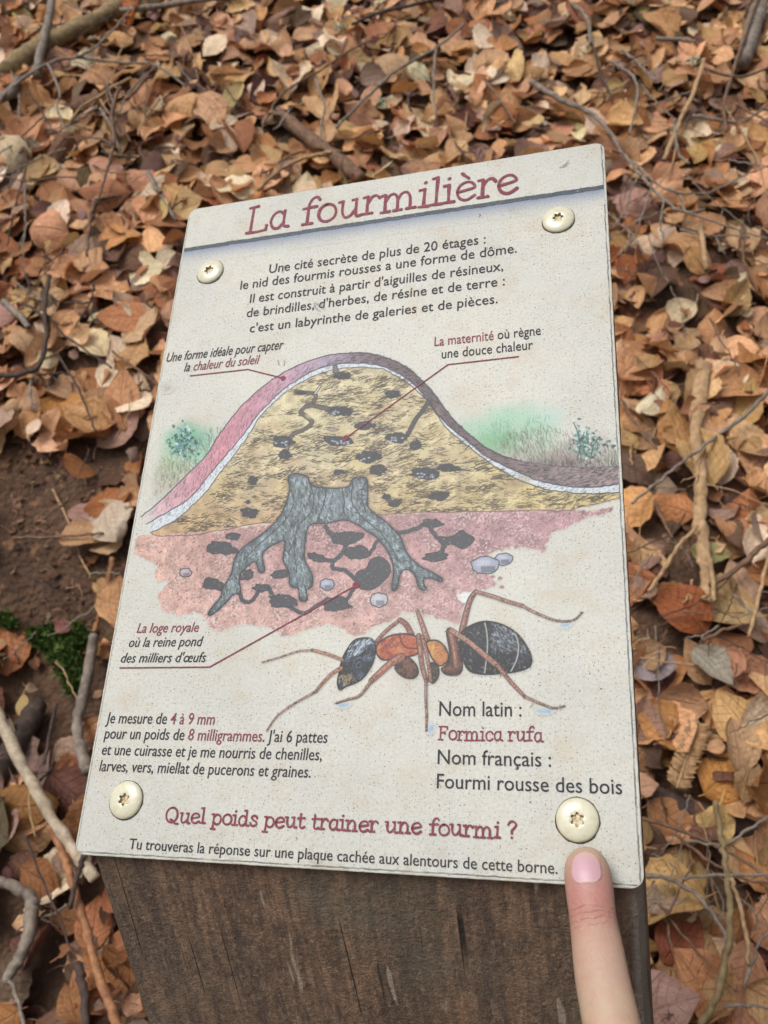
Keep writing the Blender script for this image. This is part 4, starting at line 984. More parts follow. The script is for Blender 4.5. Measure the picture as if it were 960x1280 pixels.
r = np.random.default_rng(23)
x0g, x1g, y0g, y1g = -1.7, 2.1, -.9, 2.9        # even coverage over the bank
NL = 30500
gx = r.uniform(x0g, x1g, NL); gy = r.uniform(y0g, y1g, NL); gz = ground_z(gx, gy)
for k in range(NL):
    p = np.array([gx[k], gy[k], gz[k]])
    if -.04 < p[0] < .24 and -.04 < p[1] < .25: continue
    sx_, sy_, dep = proj(p)
    if not (-720 < sx_ < 1680 and -420 < sy_ < 1900): continue
    if in_poly(sx_, sy_, BARE):
        q = r.random()
        if q < .05: make_leaf(p, r.uniform(.002, .006), r, size=r.uniform(.015, .04), tx=r.normal(0, .12), ty=r.normal(0, .12))
        elif q < .9:
            for _k in range(4):
                p2 = p + GX * r.normal(0, .025) + GY * r.normal(0, .025); p2[2] = float(ground_z(p2[0], p2[1])); make_leaf(p2, r.uniform(.001, .005), r, size=r.uniform(.004, .015), form='crumpled', col=[(112, 84, 64), (96, 72, 56), (140, 108, 84), (168, 136, 108), (186, 154, 124)][r.integers(0, 5)])
        continue
    if in_poly(sx_, sy_, [(34, 778), (104, 772), (112, 830), (98, 872), (72, 866), (40, 815)]): continue
    if in_poly(sx_, sy_, BARE2) and r.random() > .2: continue
    if in_poly(sx_, sy_, TANGLE) and r.random() > .75: continue
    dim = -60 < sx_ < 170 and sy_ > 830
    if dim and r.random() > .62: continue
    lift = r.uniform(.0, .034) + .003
    if lift < .014: tone = r.choice(['dark brown', 'dark brown', 'russet brown', 'purplish brown'])  # damp bottom leaves darker by tone, which also paints shade into the gaps
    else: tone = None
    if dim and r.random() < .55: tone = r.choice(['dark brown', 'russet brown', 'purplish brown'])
    sz = r.choice([r.uniform(.018, .036), r.uniform(.042, .074), r.uniform(.070, .096)], p=[.24, .52, .24])
    sp = .26 if lift < .02 else .36
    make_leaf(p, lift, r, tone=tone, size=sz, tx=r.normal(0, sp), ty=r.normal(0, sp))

def leaf_object(d, name='leaf'):
    c0 = d['pos']
    o = mesh_np(name, d['V'] - c0, LF, M_LEAF, loc=c0, cols={'tone': np.repeat(d['col'][None], NV, 0), 'leaf_u': d['lu'], 'leaf_v': d['lv'], 'rnd': np.full(NV, d['rnd'])})
    return o
# leaves one can name in the photograph (photo point, size, heading, colour, form, label)
HERO = [
 ((88, 393), .062, 1.4, (168, 122, 78), 'flat', .9, 'round honey brown leaf lying flat left of the board near its top screw'),
 ((86, 905 - 15), .03, .6, (190, 150, 116), 'flat', .6, None),
 ((925, 902), .082, 2.35, (208, 164, 116), 'flat', .68, 'large whole toothed tan leaf right of the board beside the dry fir sprig'),
 ((852, 765), .075, 2.6, (150, 84, 50), 'folded', .8, 'large folded russet leaf right of the board under the strip of bark'),
 ((888, 833), .066, -.75, (168, 156, 148), 'cupped', .55, 'silvery grey curled leaf right of the board below the bark strip'),
 ((812, 832), .06, .2, (176, 168, 164), 'folded', .7, 'pale grey folded leaf touching the right edge of the board'),
 ((930, 655), .074, .1, (206, 160, 116), 'cupped', .62, 'broad buff veined leaf at the right edge beside the bark strip'),
 ((888, 692), .05, .1, (176, 164, 108), 'flat', .6, 'olive yellow leaf lying across the lower end of the bark strip'),
 ((104, 672), .066, .1, (206, 168, 126), 'cupped', .62, 'pale tan ribbed leaf lying at the edge of the bare soil left of the board'),
 ((137, 630), .072, .5, (170, 106, 64), 'curled', .7, 'rumpled orange brown leaf between the bare soil and the left edge of the board'),
 ((120, 505), .074, 1.0, (172, 128, 96), 'flat', .8, 'broad smooth dull brown leaf left of the board beside the bush drawing'),
 ((155, 515), .072, 2.0, (168, 122, 90), 'flat', .85, 'wide dull brown leaf touching the left edge of the board above the bush drawing'),
 ((30, 1010), .085, .3, (176, 122, 80), 'flat', .62, 'large tan leaf lying behind the pale stick at lower left'),
 ((600, 30), .06, 1.1, (190, 140, 96), 'folded', .7, 'folded tan leaf near the top edge above the board title'),
 ((728, 85), .085, .9, (160, 120, 84), 'flat', .85, 'largest smooth brown leaf above the upper right corner of the board'),
 ((895, 500), .07, .8, (160, 124, 104), 'flat', .85, 'large flat mauve brown leaf right of the bark strip at the right edge'),
 ((890, 530), .07, 2.2, (206, 162, 112), 'torn', .8, 'torn light tan leaf right of the board crossed by a thin grey twig'),
 ((905, 375), .06, 1.2, (120, 84, 62), 'curled', .8, 'dark curled leaf with an open hollow near the right edge'),
 ((858, 425), .056, 1.0, (206, 168, 124), 'torn', .8, 'pale crumpled leaf above the bark strip right of the board'),
 ((40, 190), .06, .2, (150, 138, 128), 'cupped', .6, 'grey brown leaf at upper left below the forked twig'),
 ((240, 55), .07, .4, (190, 146, 104), 'folded', .7, 'rumpled buff leaf pile top near the thick fallen branch'),
 ((145, 275), .034, 1.3, (186, 186, 176), 'flat', .7, 'small greyish white leaf left of the board top corner'),
 ((230, 272 - 20), .03, 1.3, (190, 180, 160), 'flat', .7, None),
 ((905, 970), .07, .9, (192, 132, 84), 'curled', .75, 'glossy orange brown leaf below the large toothed leaf at right'),
 ((830, 1125), .05, .3, (186, 168, 140), 'flat', .6, 'pale whitish leaf beside the lower right corner of the board'),
 ((850, 1175), .06, 1.0, (150, 100, 72), 'flat', .8, 'brown leaf under the thin twigs at lower right beside the post'),
 ((80, 785), .03, -.5, (150, 100, 86), 'flat', .7, 'small pinkish brown leaf standing behind the moss tuft'),
]
hero_pts = []
for (pxy, sz, yaw, col, form, asp, lab) in HERO:
    if lab is None: continue
    p = ground_at(pxy[0], pxy[1], .034)
    d = make_leaf(p - GN * .0, 0.004, r, size=sz, yaw=yaw, tx=r.normal(0, .1), ty=r.normal(0, .1), form=form, col=col, aspect=asp)
    ALL.pop()
    o = leaf_object(d); tag(o, lab, 'leaf')
    hero_pts.append(pxy)

# pick the 270 leaves that show largest as individuals; the rest is the litter
cand = []
for i, d in enumerate(ALL):
    px, py, dep = proj(d['pos'])
    if 4 < px < 956 and 4 < py < 1276 and not in_poly(px, py, BOARD_PX):
        cand.append((d['lift'] * 26 + d['ln'] / dep * 10 + (0.35 if d['lift'] > .02 else 0), i, px, py))
cand.sort(reverse=True)
# keep only those not overlaid by an already chosen, higher one
chosen = []; taken = []
for sc_, i, px, py in cand:
    if any((px - a) ** 2 + (py - b) ** 2 < 21 ** 2 for a, b in taken): continue
    chosen.append((i, px, py)); taken.append((px, py))
    if len(chosen) >= 270: break
FORMW = {'flat': 'flat', 'curled': 'curled', 'cupped': 'cupped', 'folded': 'folded', 'torn': 'ragged', 'crumpled': 'crumpled'}
def region_words(px, py):
    if py < 190 and px < 235: return 'in the twiggy upper left corner'
    if py < 262 and px < 480: return 'above the left half of the board'
    if py < 262 and px < 760: return 'above the right half of the board'
    if py < 240: return 'in the upper right corner'
    if px > 740: return 'right of the board beside the mound drawing' if py < 640 else ('right of the board beside the ant drawing' if py < 980 else 'in the twig tangle right of the post')
    if py < 560: return 'left of the board above the bare soil'
    return 'by the bare soil left of the board' if py < 850 else 'among the sticks at lower left'
for i, px, py in chosen:
    d = ALL[i]; szw = 'large' if d['ln'] > .064 else ('small' if d['ln'] < .045 else 'medium')
    lab = f"{szw} {FORMW[d['form']]} {d['tone']} dead leaf {region_words(px, py)}"
    o = leaf_object(d); tag(o, lab, 'leaf', 'dead beech leaves ' + region_words(px, py))
sel = {i for i, _, _ in chosen}
rest = [d for i, d in enumerate(ALL) if i not in sel]
nv = NV
V = np.concatenate([d['V'] for d in rest]); Fq = (LF[None] + (np.arange(len(rest)) * nv)[:, None, None]).reshape(-1, 4)
o = mesh_np('leaf_litter', V, Fq, M_LEAF, cols={'tone': np.repeat(np.array([d['col'] for d in rest]), nv, 0), 'leaf_u': np.concatenate([d['lu'] for d in rest]), 'leaf_v': np.concatenate([d['lv'] for d in rest]), 'rnd': np.repeat([d['rnd'] for d in rest], nv)})
tag(o, 'thick carpet of brown dead beech leaves covering the bank', 'leaf litter', kind='stuff')

# ------------------------------------------------------------------ sticks and twigs
def bark(name, stops, rough=.85, sc=1.0):
    m = Mat(name, rough); oc = m.obj()
    n = m.noise(oc, 130 * sc, 5, .65); n2 = m.noise(oc, 30 * sc, 3)
    c = m.ramp(n, stops); c = m.mix(m.ramp(n2, [(.5, 0), (.7, .5)]), c, tuple(v * .6 for v in stops[0][1][:3]) + (1,))
    return m.set(Base_Color=c, Normal=m.bump(n, .6, .0015))
BK = {
 'grey': bark('grey_bark', [(.3, L4(84, 76, 68)), (.55, L4(126, 114, 102)), (.8, L4(160, 148, 134))]),
 'pale': bark('pale_bark', [(.3, L4(132, 116, 96)), (.55, L4(170, 154, 132)), (.8, L4(198, 184, 162))]),
 'brown': bark('brown_bark', [(.3, L4(74, 54, 42)), (.55, L4(112, 84, 64)), (.8, L4(146, 114, 88))]),
 'dark': bark('dark_bark', [(.3, L4(44, 34, 29)), (.55, L4(70, 54, 46)), (.8, L4(100, 80, 68))]),
 'orange': bark('orange_wood', [(.3, L4(104, 70, 48)), (.55, L4(148, 102, 68)), (.8, L4(184, 138, 96))]),
 'tan': bark('tan_wood', [(.3, L4(128, 100, 70)), (.55, L4(164, 134, 98)), (.8, L4(190, 162, 126))]),
 'olive': bark('olive_bark', [(.3, L4(94, 78, 52)), (.55, L4(132, 112, 78)), (.8, L4(158, 138, 102))]),
}
def tube(P, R, sides=8, jit=.08, seed=0):
    P = np.asarray(P, float); n = len(P); r = np.random.default_rng(seed)
    T = np.gradient(P, axis=0); T /= np.linalg.norm(T, axis=1)[:, None] + 1e-12
    up = np.array([.3, .2, .93]); V = []
    for i in range(n):
        a = np.cross(T[i], up); a /= np.linalg.norm(a) + 1e-12; b = np.cross(T[i], a)
        kn = 1 + jit * r.normal()
        for k in range(sides):
            t = 2 * math.pi * k / sides; V.append(P[i] + R[i] * kn * (1 + jit * .6 * r.normal()) * (math.cos(t) * a + math.sin(t) * b))
    Fs = []
    for i in range(n - 1):
        for k in range(sides):
            j = (k + 1) % sides; Fs.append((i * sides + k, i * sides + j, (i + 1) * sides + j, (i + 1) * sides + k))
    Fs.append(tuple(range(sides))[::-1]); Fs.append(tuple((n - 1) * sides + k for k in range(sides)))
    return V, Fs
def merge(parts):
    V = []; Fs = []
    for v, f in parts:
        b = len(V); V += list(v); Fs += [tuple(q + b for q in x) for x in f]
    return V, Fs
def stick(px_pts, w0, w1, mat, label, h=(.04, .04), name='twig', cat='twig', group=None, branches=(), seed=0, sub=6, jit=.07):
    """a fallen stick through photo points laid on the bank; w = width in photo pixels; branches = more (points, w0, w1)"""
    parts = []; rr = np.random.default_rng(seed + int(px_pts[0][0] * 3 + px_pts[0][1]))
    base = None
    for (pp, a, b) in [(px_pts, w0, w1)] + list(branches):
        n0 = len(pp); W = []
        for k, q in enumerate(pp):
            hh = h[0] + (h[1] - h[0]) * k / max(1, n0 - 1)
            W.append(ground_at(q[0], q[1], hh + (.016 if hh >= .03 else 0)))
        P = np.array(cr(W, sub)); n = len(P)
        P = P + rr.normal(0, .0007, P.shape)
        dep = np.array([proj(p)[2] for p in P]); R = (a + (b - a) * np.linspace(0, 1, n)) / 2 * dep / F_PX
        parts.append(tube(P, R, 8 if a < 9 else 12, jit, seed))
        if base is None: base = P[0]
    V, Fs = merge(parts); V = [v - base for v in V]
    o = mesh_py(name, V, Fs, BK[mat], loc=base); tag(o, label, cat, group); return o
K = dict(name='branch', cat='branch')
stick([(10, 88), (45, 62), (90, 40), (130, 20), (168, -8)], 24, 20, 'olive', 'thick olive brown fallen branch in the upper left corner', **K)
stick([(66, -10), (60, 30), (52, 62), (46, 95)], 9, 11, 'grey', 'grey upright twig crossing the thick branch at upper left', h=(.07, .05))
stick([(150, 14), (200, 8), (250, 0), (300, -6)], 8, 6, 'grey', 'grey twig running along the top edge from the thick branch', h=(.05, .05))
stick([(-5, 130), (20, 105), (60, 80), (95, 72), (150, 78), (195, 82), (232, 108)], 5, 2.5, 'grey', 'forked grey twig below the thick branch at upper left', h=(.06, .05), branches=(([(95, 72), (120, 58), (150, 28), (175, -5)], 3.5, 2), ([(60, 80), (75, 115), (72, 135), (85, 170)], 4, 2), ([(195, 82), (165, 110), (150, 140)], 3, 2)))
stick([(-5, 122), (10, 118), (24, 98)], 14, 9, 'grey', 'short thick grey twig end at the left edge near the top', h=(.05, .05))
stick([(150, 110), (140, 140), (142, 180), (130, 225), (115, 275)], 5, 3, 'brown', 'brown twig hanging down from the forked twig at upper left', h=(.06, .05), branches=(([(142, 180), (120, 172), (85, 172), (75, 165)], 3, 2), ([(185, 95), (165, 118), (150, 130)], 5, 4)))
stick([(200, 240), (195, 235), (185, 215), (220, 275)], 7, 4, 'grey', 'short grey twig just left of the board top corner', h=(.05, .05))
stick([(346, 140), (385, 172), (420, 198), (452, 224)], 16, 18, 'brown', 'stout brown stick pointing down at the board title', h=(.03, .03), **K)
stick([(322, 238), (350, 212), (385, 196), (415, 190)], 5, 4, 'tan', 'thin tan stick lying above the left part of the board', h=(.045, .045))
stick([(330, 155), (352, 118), (400, 88), (452, 55), (480, 46), (500, 20)], 3.5, 2, 'brown', 'long thin brown twig above the left half of the board title', h=(.05, .05))
stick([(420, 160), (470, 110), (500, 85), (545, 60), (580, 30)], 4, 3, 'grey', 'long thin grey twig above the middle of the board', h=(.05, .05), branches=(([(545, 60), (542, 100), (545, 150)], 3, 3),))
stick([(440, 30), (480, 14), (520, 6), (560, -5)], 4, 5, 'dark', 'dark twig along the top edge above the board middle', h=(.045, .045))
stick([(664, 102), (700, 124), (740, 142), (762, 165), (780, 195)], 8, 4, 'grey', 'grey stick pointing at the upper right corner of the board', h=(.05, .05))
stick([(760, 76), (785, 90), (797, 108), (794, 140), (786, 168)], 3.5, 3, 'grey', 'curved grey twig above the upper right corner of the board', h=(.06, .05))
stick([(605, 98), (625, 125), (645, 155)], 5, 3, 'brown', 'short brown twig above the last letters of the title', h=(.045, .045))
stick([(715, 5), (735, 25), (738, 55)], 5, 4, 'grey', 'short bent grey twig at the top edge right of centre', h=(.05, .05))
stick([(820, 48), (850, 50), (870, 52)], 6, 4, 'grey', 'short straight grey twig near the top right', h=(.05, .05))
stick([(948, 10), (940, 40), (928, 78)], 22, 20, 'grey', 'thick grey branch end in the upper right corner', h=(.04, .04), **K)
stick([(950, -10), (936, 30), (918, 85), (905, 130), (908, 165)], 4, 4, 'brown', 'long brown twig down the upper right corner', h=(.07, .06), branches=(([(880, 85), (925, 96), (970, 80)], 4, 3),))
stick([(775, 188), (800, 218), (830, 250), (856, 265), (880, 262)], 4.5, 3.5, 'grey', 'grey branching twig beside the upper right screw', h=(.07, .05), branches=(([(800, 218), (788, 240), (782, 262), (766, 285)], 3, 2), ([(830, 250), (826, 280), (830, 300)], 3, 2), ([(856, 265), (900, 280), (962, 300)], 3, 2), ([(856, 265), (850, 245), (835, 235)], 3, 2), ([(790, 200), (830, 235), (880, 242), (930, 220), (965, 205)], 3, 2), ([(815, 235), (806, 260), (790, 300), (770, 320)], 2.5, 2)))
stick([(880, 75), (865, 120), (850, 150), (830, 200)], 6, 6, 'tan', 'straw coloured stalk right of the upper right corner of the board', h=(.05, .045))
stick([(842, 150), (848, 190), (862, 205)], 4, 3, 'grey', 'thin grey twig beside the straw coloured stalk', h=(.05, .05))
stick([(866, 145), (900, 150), (930, 152), (958, 130)], 5, 3, 'grey', 'grey twig lying level near the right edge above the branching twig', h=(.055, .05))
stick([(875, 282), (879, 308), (883, 336)], 7, 8, 'tan', 'short tan stick right of the board above the curled dark leaf', h=(.045, .045))
stick([(962, 488), (930, 520), (896, 545), (860, 572), (820, 604), (790, 630)], 5.5, 3.5, 'grey', 'long straight grey twig crossing the tan leaves right of the board', h=(.06, .05))
stick([(776, 500), (790, 520), (806, 545), (830, 570)], 4, 3, 'brown', 'dark reddish twig right of the board beside the green bush drawing', h=(.05, .05))
stick([(965, 672), (940, 695), (915, 715), (888, 732)], 8, 7, 'brown', 'brown stick at the right edge beside the lower end of the bark strip', h=(.055, .05))
stick([(962, 685), (950, 740), (936, 796)], 5, 5, 'tan', 'thin pale stalk near the right edge below the bark strip', h=(.06, .06))
stick([(880, 800), (905, 788), (930, 780)], 5, 4, 'brown', 'short brown twig under the bark strip near the right edge', h=(.055, .055))
stick([(812, 738), (830, 712), (850, 680), (872, 658)], 6, 5, 'tan', 'slanting tan twig between the board and the bark strip', h=(.05, .05))
stick([(818, 625), (834, 660), (840, 672)], 4, 3, 'brown', 'short thin twig close to the right edge of the board', h=(.05, .05))
stick([(800, 822), (840, 828), (868, 831)], 2.5, 2.5, 'tan', 'leaf stalk joining the two silvery grey leaves', h=(.06, .06))
# the lower right tangle
stick([(790, 990), (840, 1002), (890, 1020), (965, 1036)], 26, 30, 'dark', 'dark fallen branch at lower right behind the board corner', h=(.02, .02), **K)
for k, (P, a, b, mt, lab) in enumerate((
    ([(800, 1022), (850, 1038), (905, 1062), (965, 1100)], 6, 4, 'brown', 'upper thin brown twig below the dark branch at lower right'),
    ([(845, 1044), (880, 1072), (930, 1098), (965, 1104)], 5, 3, 'brown', 'middle thin brown twig below the dark branch at lower right'),
    ([(850, 1096), (900, 1094), (965, 1092)], 4.5, 3.5, 'grey', 'straight level grey twig below the dark branch at lower right'),
    ([(804, 1094), (840, 1100), (872, 1120), (905, 1165), (912, 1190)], 6, 5, 'grey', 'arched grey twig right of the board lower corner'),
    ([(894, 1002), (902, 1050), (906, 1078), (912, 1130), (910, 1180), (896, 1245), (872, 1290)], 7, 10, 'olive', 'long greenish twig running down the lower right corner'),
    ([(912, 1096), (924, 1130), (932, 1165), (936, 1208)], 6, 5, 'tan', 'pale straw stalk beside the long greenish twig'),
    ([(965, 1020), (930, 1040), (905, 1055), (860, 1052)], 4, 3, 'grey', 'curving grey twig over the dark branch at lower right'),
    ([(825, 1130), (850, 1165), (880, 1200), (920, 1240)], 4, 3, 'brown', 'thin slanting twig above the leaves at lower right'),
    ([(905, 1258), (935, 1256), (965, 1260)], 4, 3, 'grey', 'short level twig in the lower right corner'),
    ([(840, 1190), (835, 1150), (850, 1110), (868, 1075)], 3.5, 2.5, 'brown', 'thin reddish upright twig at lower right beside the post'),
    ([(930, 1232), (945, 1190), (962, 1160)], 4, 3, 'grey', 'thin grey twig leaning at the lower right edge'))):
    stick(P, a, b, mt, lab, h=(.05 + .004 * (k % 3), .055), seed=k)
# left side
stick([(-8, 468), (20, 468), (48, 458), (58, 420), (56, 385), (62, 345)], 8, 5, 'dark', 'hooked dark twig at the left edge beside the round honey leaf', h=(.05, .06), branches=(([(58, 400), (40, 385), (22, 378)], 5, 3), ([(56, 392), (80, 418), (108, 438), (140, 460)], 3.5, 2.5)))
stick([(118, 250), (112, 280), (108, 320)], 6, 4, 'brown', 'short brown upright twig left of the board top corner', h=(.06, .05))
stick([(5, 378), (25, 395), (36, 410)], 9, 7, 'grey', 'thick grey twig piece at the left edge', h=(.05, .05))
stick([(70, 440), (95, 480), (108, 510), (120, 540)], 3, 2.5, 'dark', 'thin dark twig among the leaves left of the mound drawing', h=(.05, .05))
stick([(15, 672), (60, 672), (110, 668), (128, 666)], 4, 3, 'brown', 'thin level twig lying on the bare soil', h=(.03, .045))
stick([(66, 612), (82, 645), (100, 695), (114, 722)], 3, 2, 'tan', 'thin straw stalk slanting over the bare soil', h=(.012, .03))
stick([(141, 698), (134, 730), (124, 768), (118, 790)], 8, 6, 'orange', 'orange brown stick end beside the left edge of the board', h=(.03, .03))
stick([(117, 795), (112, 830), (104, 870), (97, 905), (102, 940), (110, 965)], 12, 15, 'grey', 'grey bent branch left of the royal chamber caption', h=(.045, .045), **K)
stick([(-14, 872), (12, 925), (40, 980), (72, 1032), (104, 1078), (118, 1098)], 15, 14, 'pale', 'long pale bare stick slanting to the lower left corner of the board', h=(.075, .065), **K)
stick([(-20, 990), (8, 950), (30, 915), (48, 880)], 34, 26, 'dark', 'thick dark branch behind the pale stick at lower left', h=(.02, .02), **K)
stick([(62, 1030), (82, 1075), (92, 1110), (108, 1160), (122, 1215), (140, 1262), (152, 1295)], 9, 12, 'orange', 'long peeled orange brown stick left of the post', h=(.055, .055), **K)
stick([(106, 1068), (100, 1085), (94, 1108), (88, 1135)], 8, 6, 'dark', 'short dark twig stub at the board lower left corner', h=(.075, .07))
stick([(-10, 1098), (15, 1108), (36, 1120), (42, 1140)], 12, 15, 'grey', 'grey forked branch at the lower left edge', h=(.05, .05), branches=(([(40, 1125), (36, 1165), (24, 1198), (6, 1228)], 18, 13),), **K)
stick([(12, 1225), (22, 1250), (30, 1290)], 6, 5, 'grey', 'thin grey twig in the lower left corner', h=(.05, .05))
stick([(98, 1205), (104, 1240), (108, 1290)], 12, 10, 'dark', 'short dark stick beside the post at the bottom', h=(.03, .03))
stick([(30, 1045), (60, 1115), (95, 1200)], 3.5, 2.5, 'dark', 'thin dark twig crossing the forked branch at lower left', h=(.05, .05))
stick([(55, 955), (62, 920), (70, 880)], 5, 4, 'dark', 'thin dark twig beside the thick dark branch', h=(.06, .06))
# strip of bark lying right of the board
def bark_strip():
    P = [(880, 452), (874, 500), (870, 545), (876, 590), (875, 640), (880, 690), (884, 722), (882, 752)]
    W = np.array(cr([ground_at(x, y, .052) for x, y in P], 6)); n = len(W); V = []; Fs = []; rr = np.random.default_rng(5)
    T = np.gradient(W, axis=0); T /= np.linalg.norm(T, axis=1)[:, None]; base = W[0]
    for i in range(n):
        a = np.cross(T[i], GN); a /= np.linalg.norm(a); wd = (14 + 7 * rr.random()) / 2 * proj(W[i])[2] / F_PX * (1 if i < n - 6 else (.55 + .08 * (n - 1 - i)))
        for k in range(7):
            t = -1 + 2 * k / 6; V.append(W[i] + a * wd * t + GN * (.0038 * (1 - t * t) + rr.normal(0, .0009)) + a * rr.normal(0, .0008) - base)
    for i in range(n - 1):
        for k in range(6): Fs.append((i * 7 + k, i * 7 + k + 1, (i + 1) * 7 + k + 1, (i + 1) * 7 + k))
    o = mesh_py('bark_strip', V, Fs, BK['tan'], loc=base); md = o.modifiers.new('thick', 'SOLIDIFY'); md.thickness = .0022
    tag(o, 'long tan strip of rotten bark lying on the leaves right of the board', 'bark')
bark_strip()
stick([(888, 700), (891, 728), (893, 752)], 6, 6, 'tan', 'split piece of tan wood beside the lower end of the bark strip', h=(.055, .055))
# many thin twigs strewn over the leaves
r = np.random.default_rng(77); cnt = 0
while cnt < 165:
    px, py = r.uniform(-30, 990), r.uniform(-20, 1300)
    if cnt < 95 and in_poly(px, py, BOARD_PX): continue
    if cnt >= 95:                             # the finer tangle at upper left, upper right and lower right
        px, py = [(r.uniform(-20, 240), r.uniform(-10, 250)), (r.uniform(760, 980), r.uniform(100, 340)), (r.uniform(800, 980), r.uniform(600, 800)), (r.uniform(810, 980), r.uniform(980, 1280))][cnt % 4]
    L = r.uniform(25, 95) if cnt < 95 else r.uniform(50, 150); a = r.uniform(0, math.pi); n = 5; P = []; cur = np.array([px, py]); hd = a
    for k in range(n):
        P.append(tuple(cur)); hd += r.normal(0, .22); cur = cur + L / (n - 1) * np.array([math.cos(hd), math.sin(hd)])
    mt = r.choice(['grey', 'brown', 'dark', 'tan'], p=[.36, .34, .16, .14]); w = r.uniform(1.6, 4.2) if cnt < 95 else r.uniform(1.3, 2.6)
    br = []
    if r.random() < .35:
        q = P[2]; s = hd + r.choice([-1, 1]) * r.uniform(.5, 1.0); br.append(([q, (q[0] + L * .3 * math.cos(s), q[1] + L * .3 * math.sin(s))], w * .7, w * .4))
    wl_ = {'grey': 'grey', 'brown': 'brown', 'dark': 'dark', 'tan': 'straw coloured'}[mt]
    lab = f"{'forked' if br else 'bare'} {'short' if L < 50 else 'long'} {wl_} twiglet lying {region_words(px, py)}"
    stick(P, w, w * .6, mt, lab, h=(r.uniform(.03, .05), r.uniform(.03, .055)), group='twiglets strewn ' + region_words(px, py), branches=br, seed=cnt, sub=4)
    cnt += 1

# dry fir sprig
def fir_sprig():
    m = Mat('dry_needles', .7); M_ND = m.set(Base_Color=m.ramp(m.noise(m.obj(), 200, 3), [(.35, L4(132, 100, 66)), (.65, L4(174, 138, 98))]))
    A = [(846, 985), (856, 955), (868, 925), (876, 905)]
    W = np.array(cr([ground_at(x, y, .062) for x, y in A], 8)); base = W[0]; rr = np.random.default_rng(3)
    root = empty('fir_sprig', base); tag(root, 'dry tan fir sprig with flat rows of needles at the right below the silvery leaf', 'sprig')
    V, Fs = tube(W - base, np.linspace(.0014, .0008, len(W)), 6); mesh_py('stem', V, Fs, BK['tan'], root)
    T = np.gradient(W, axis=0); T /= np.linalg.norm(T, axis=1)[:, None]; V = []; Fs = []
    for i in range(1, len(W)):
        for j in range(2):
            for s in (-1, 1):
                p = W[i] - (W[i] - W[i - 1]) * j * .5; a = np.cross(T[i], GN) * s; a /= np.linalg.norm(a)
                d = a * .9 + T[i] * .35 + GN * rr.normal(.05, .12); d /= np.linalg.norm(d); L = rr.uniform(.011, .016) * (1 if i < len(W) - 4 else .7)
                w = np.cross(d, GN); w /= np.linalg.norm(w); b = len(V)
                for q, ww in ((0, .0007), (.5, .0011), (.92, .0008)):
                    for e in (-1, 1): V.append(p + d * L * q + w * ww * e - base + GN * (.0003 if e > 0 else -.0003))
                V.append(p + d * L - base)
                Fs += [(b, b + 1, b + 3, b + 2), (b + 2, b + 3, b + 5, b + 4), (b + 4, b + 5, b + 6)]
    o = mesh_py('needles', V, Fs, M_ND, root); md = o.modifiers.new('thick', 'SOLIDIFY'); md.thickness = .0006
fir_sprig()

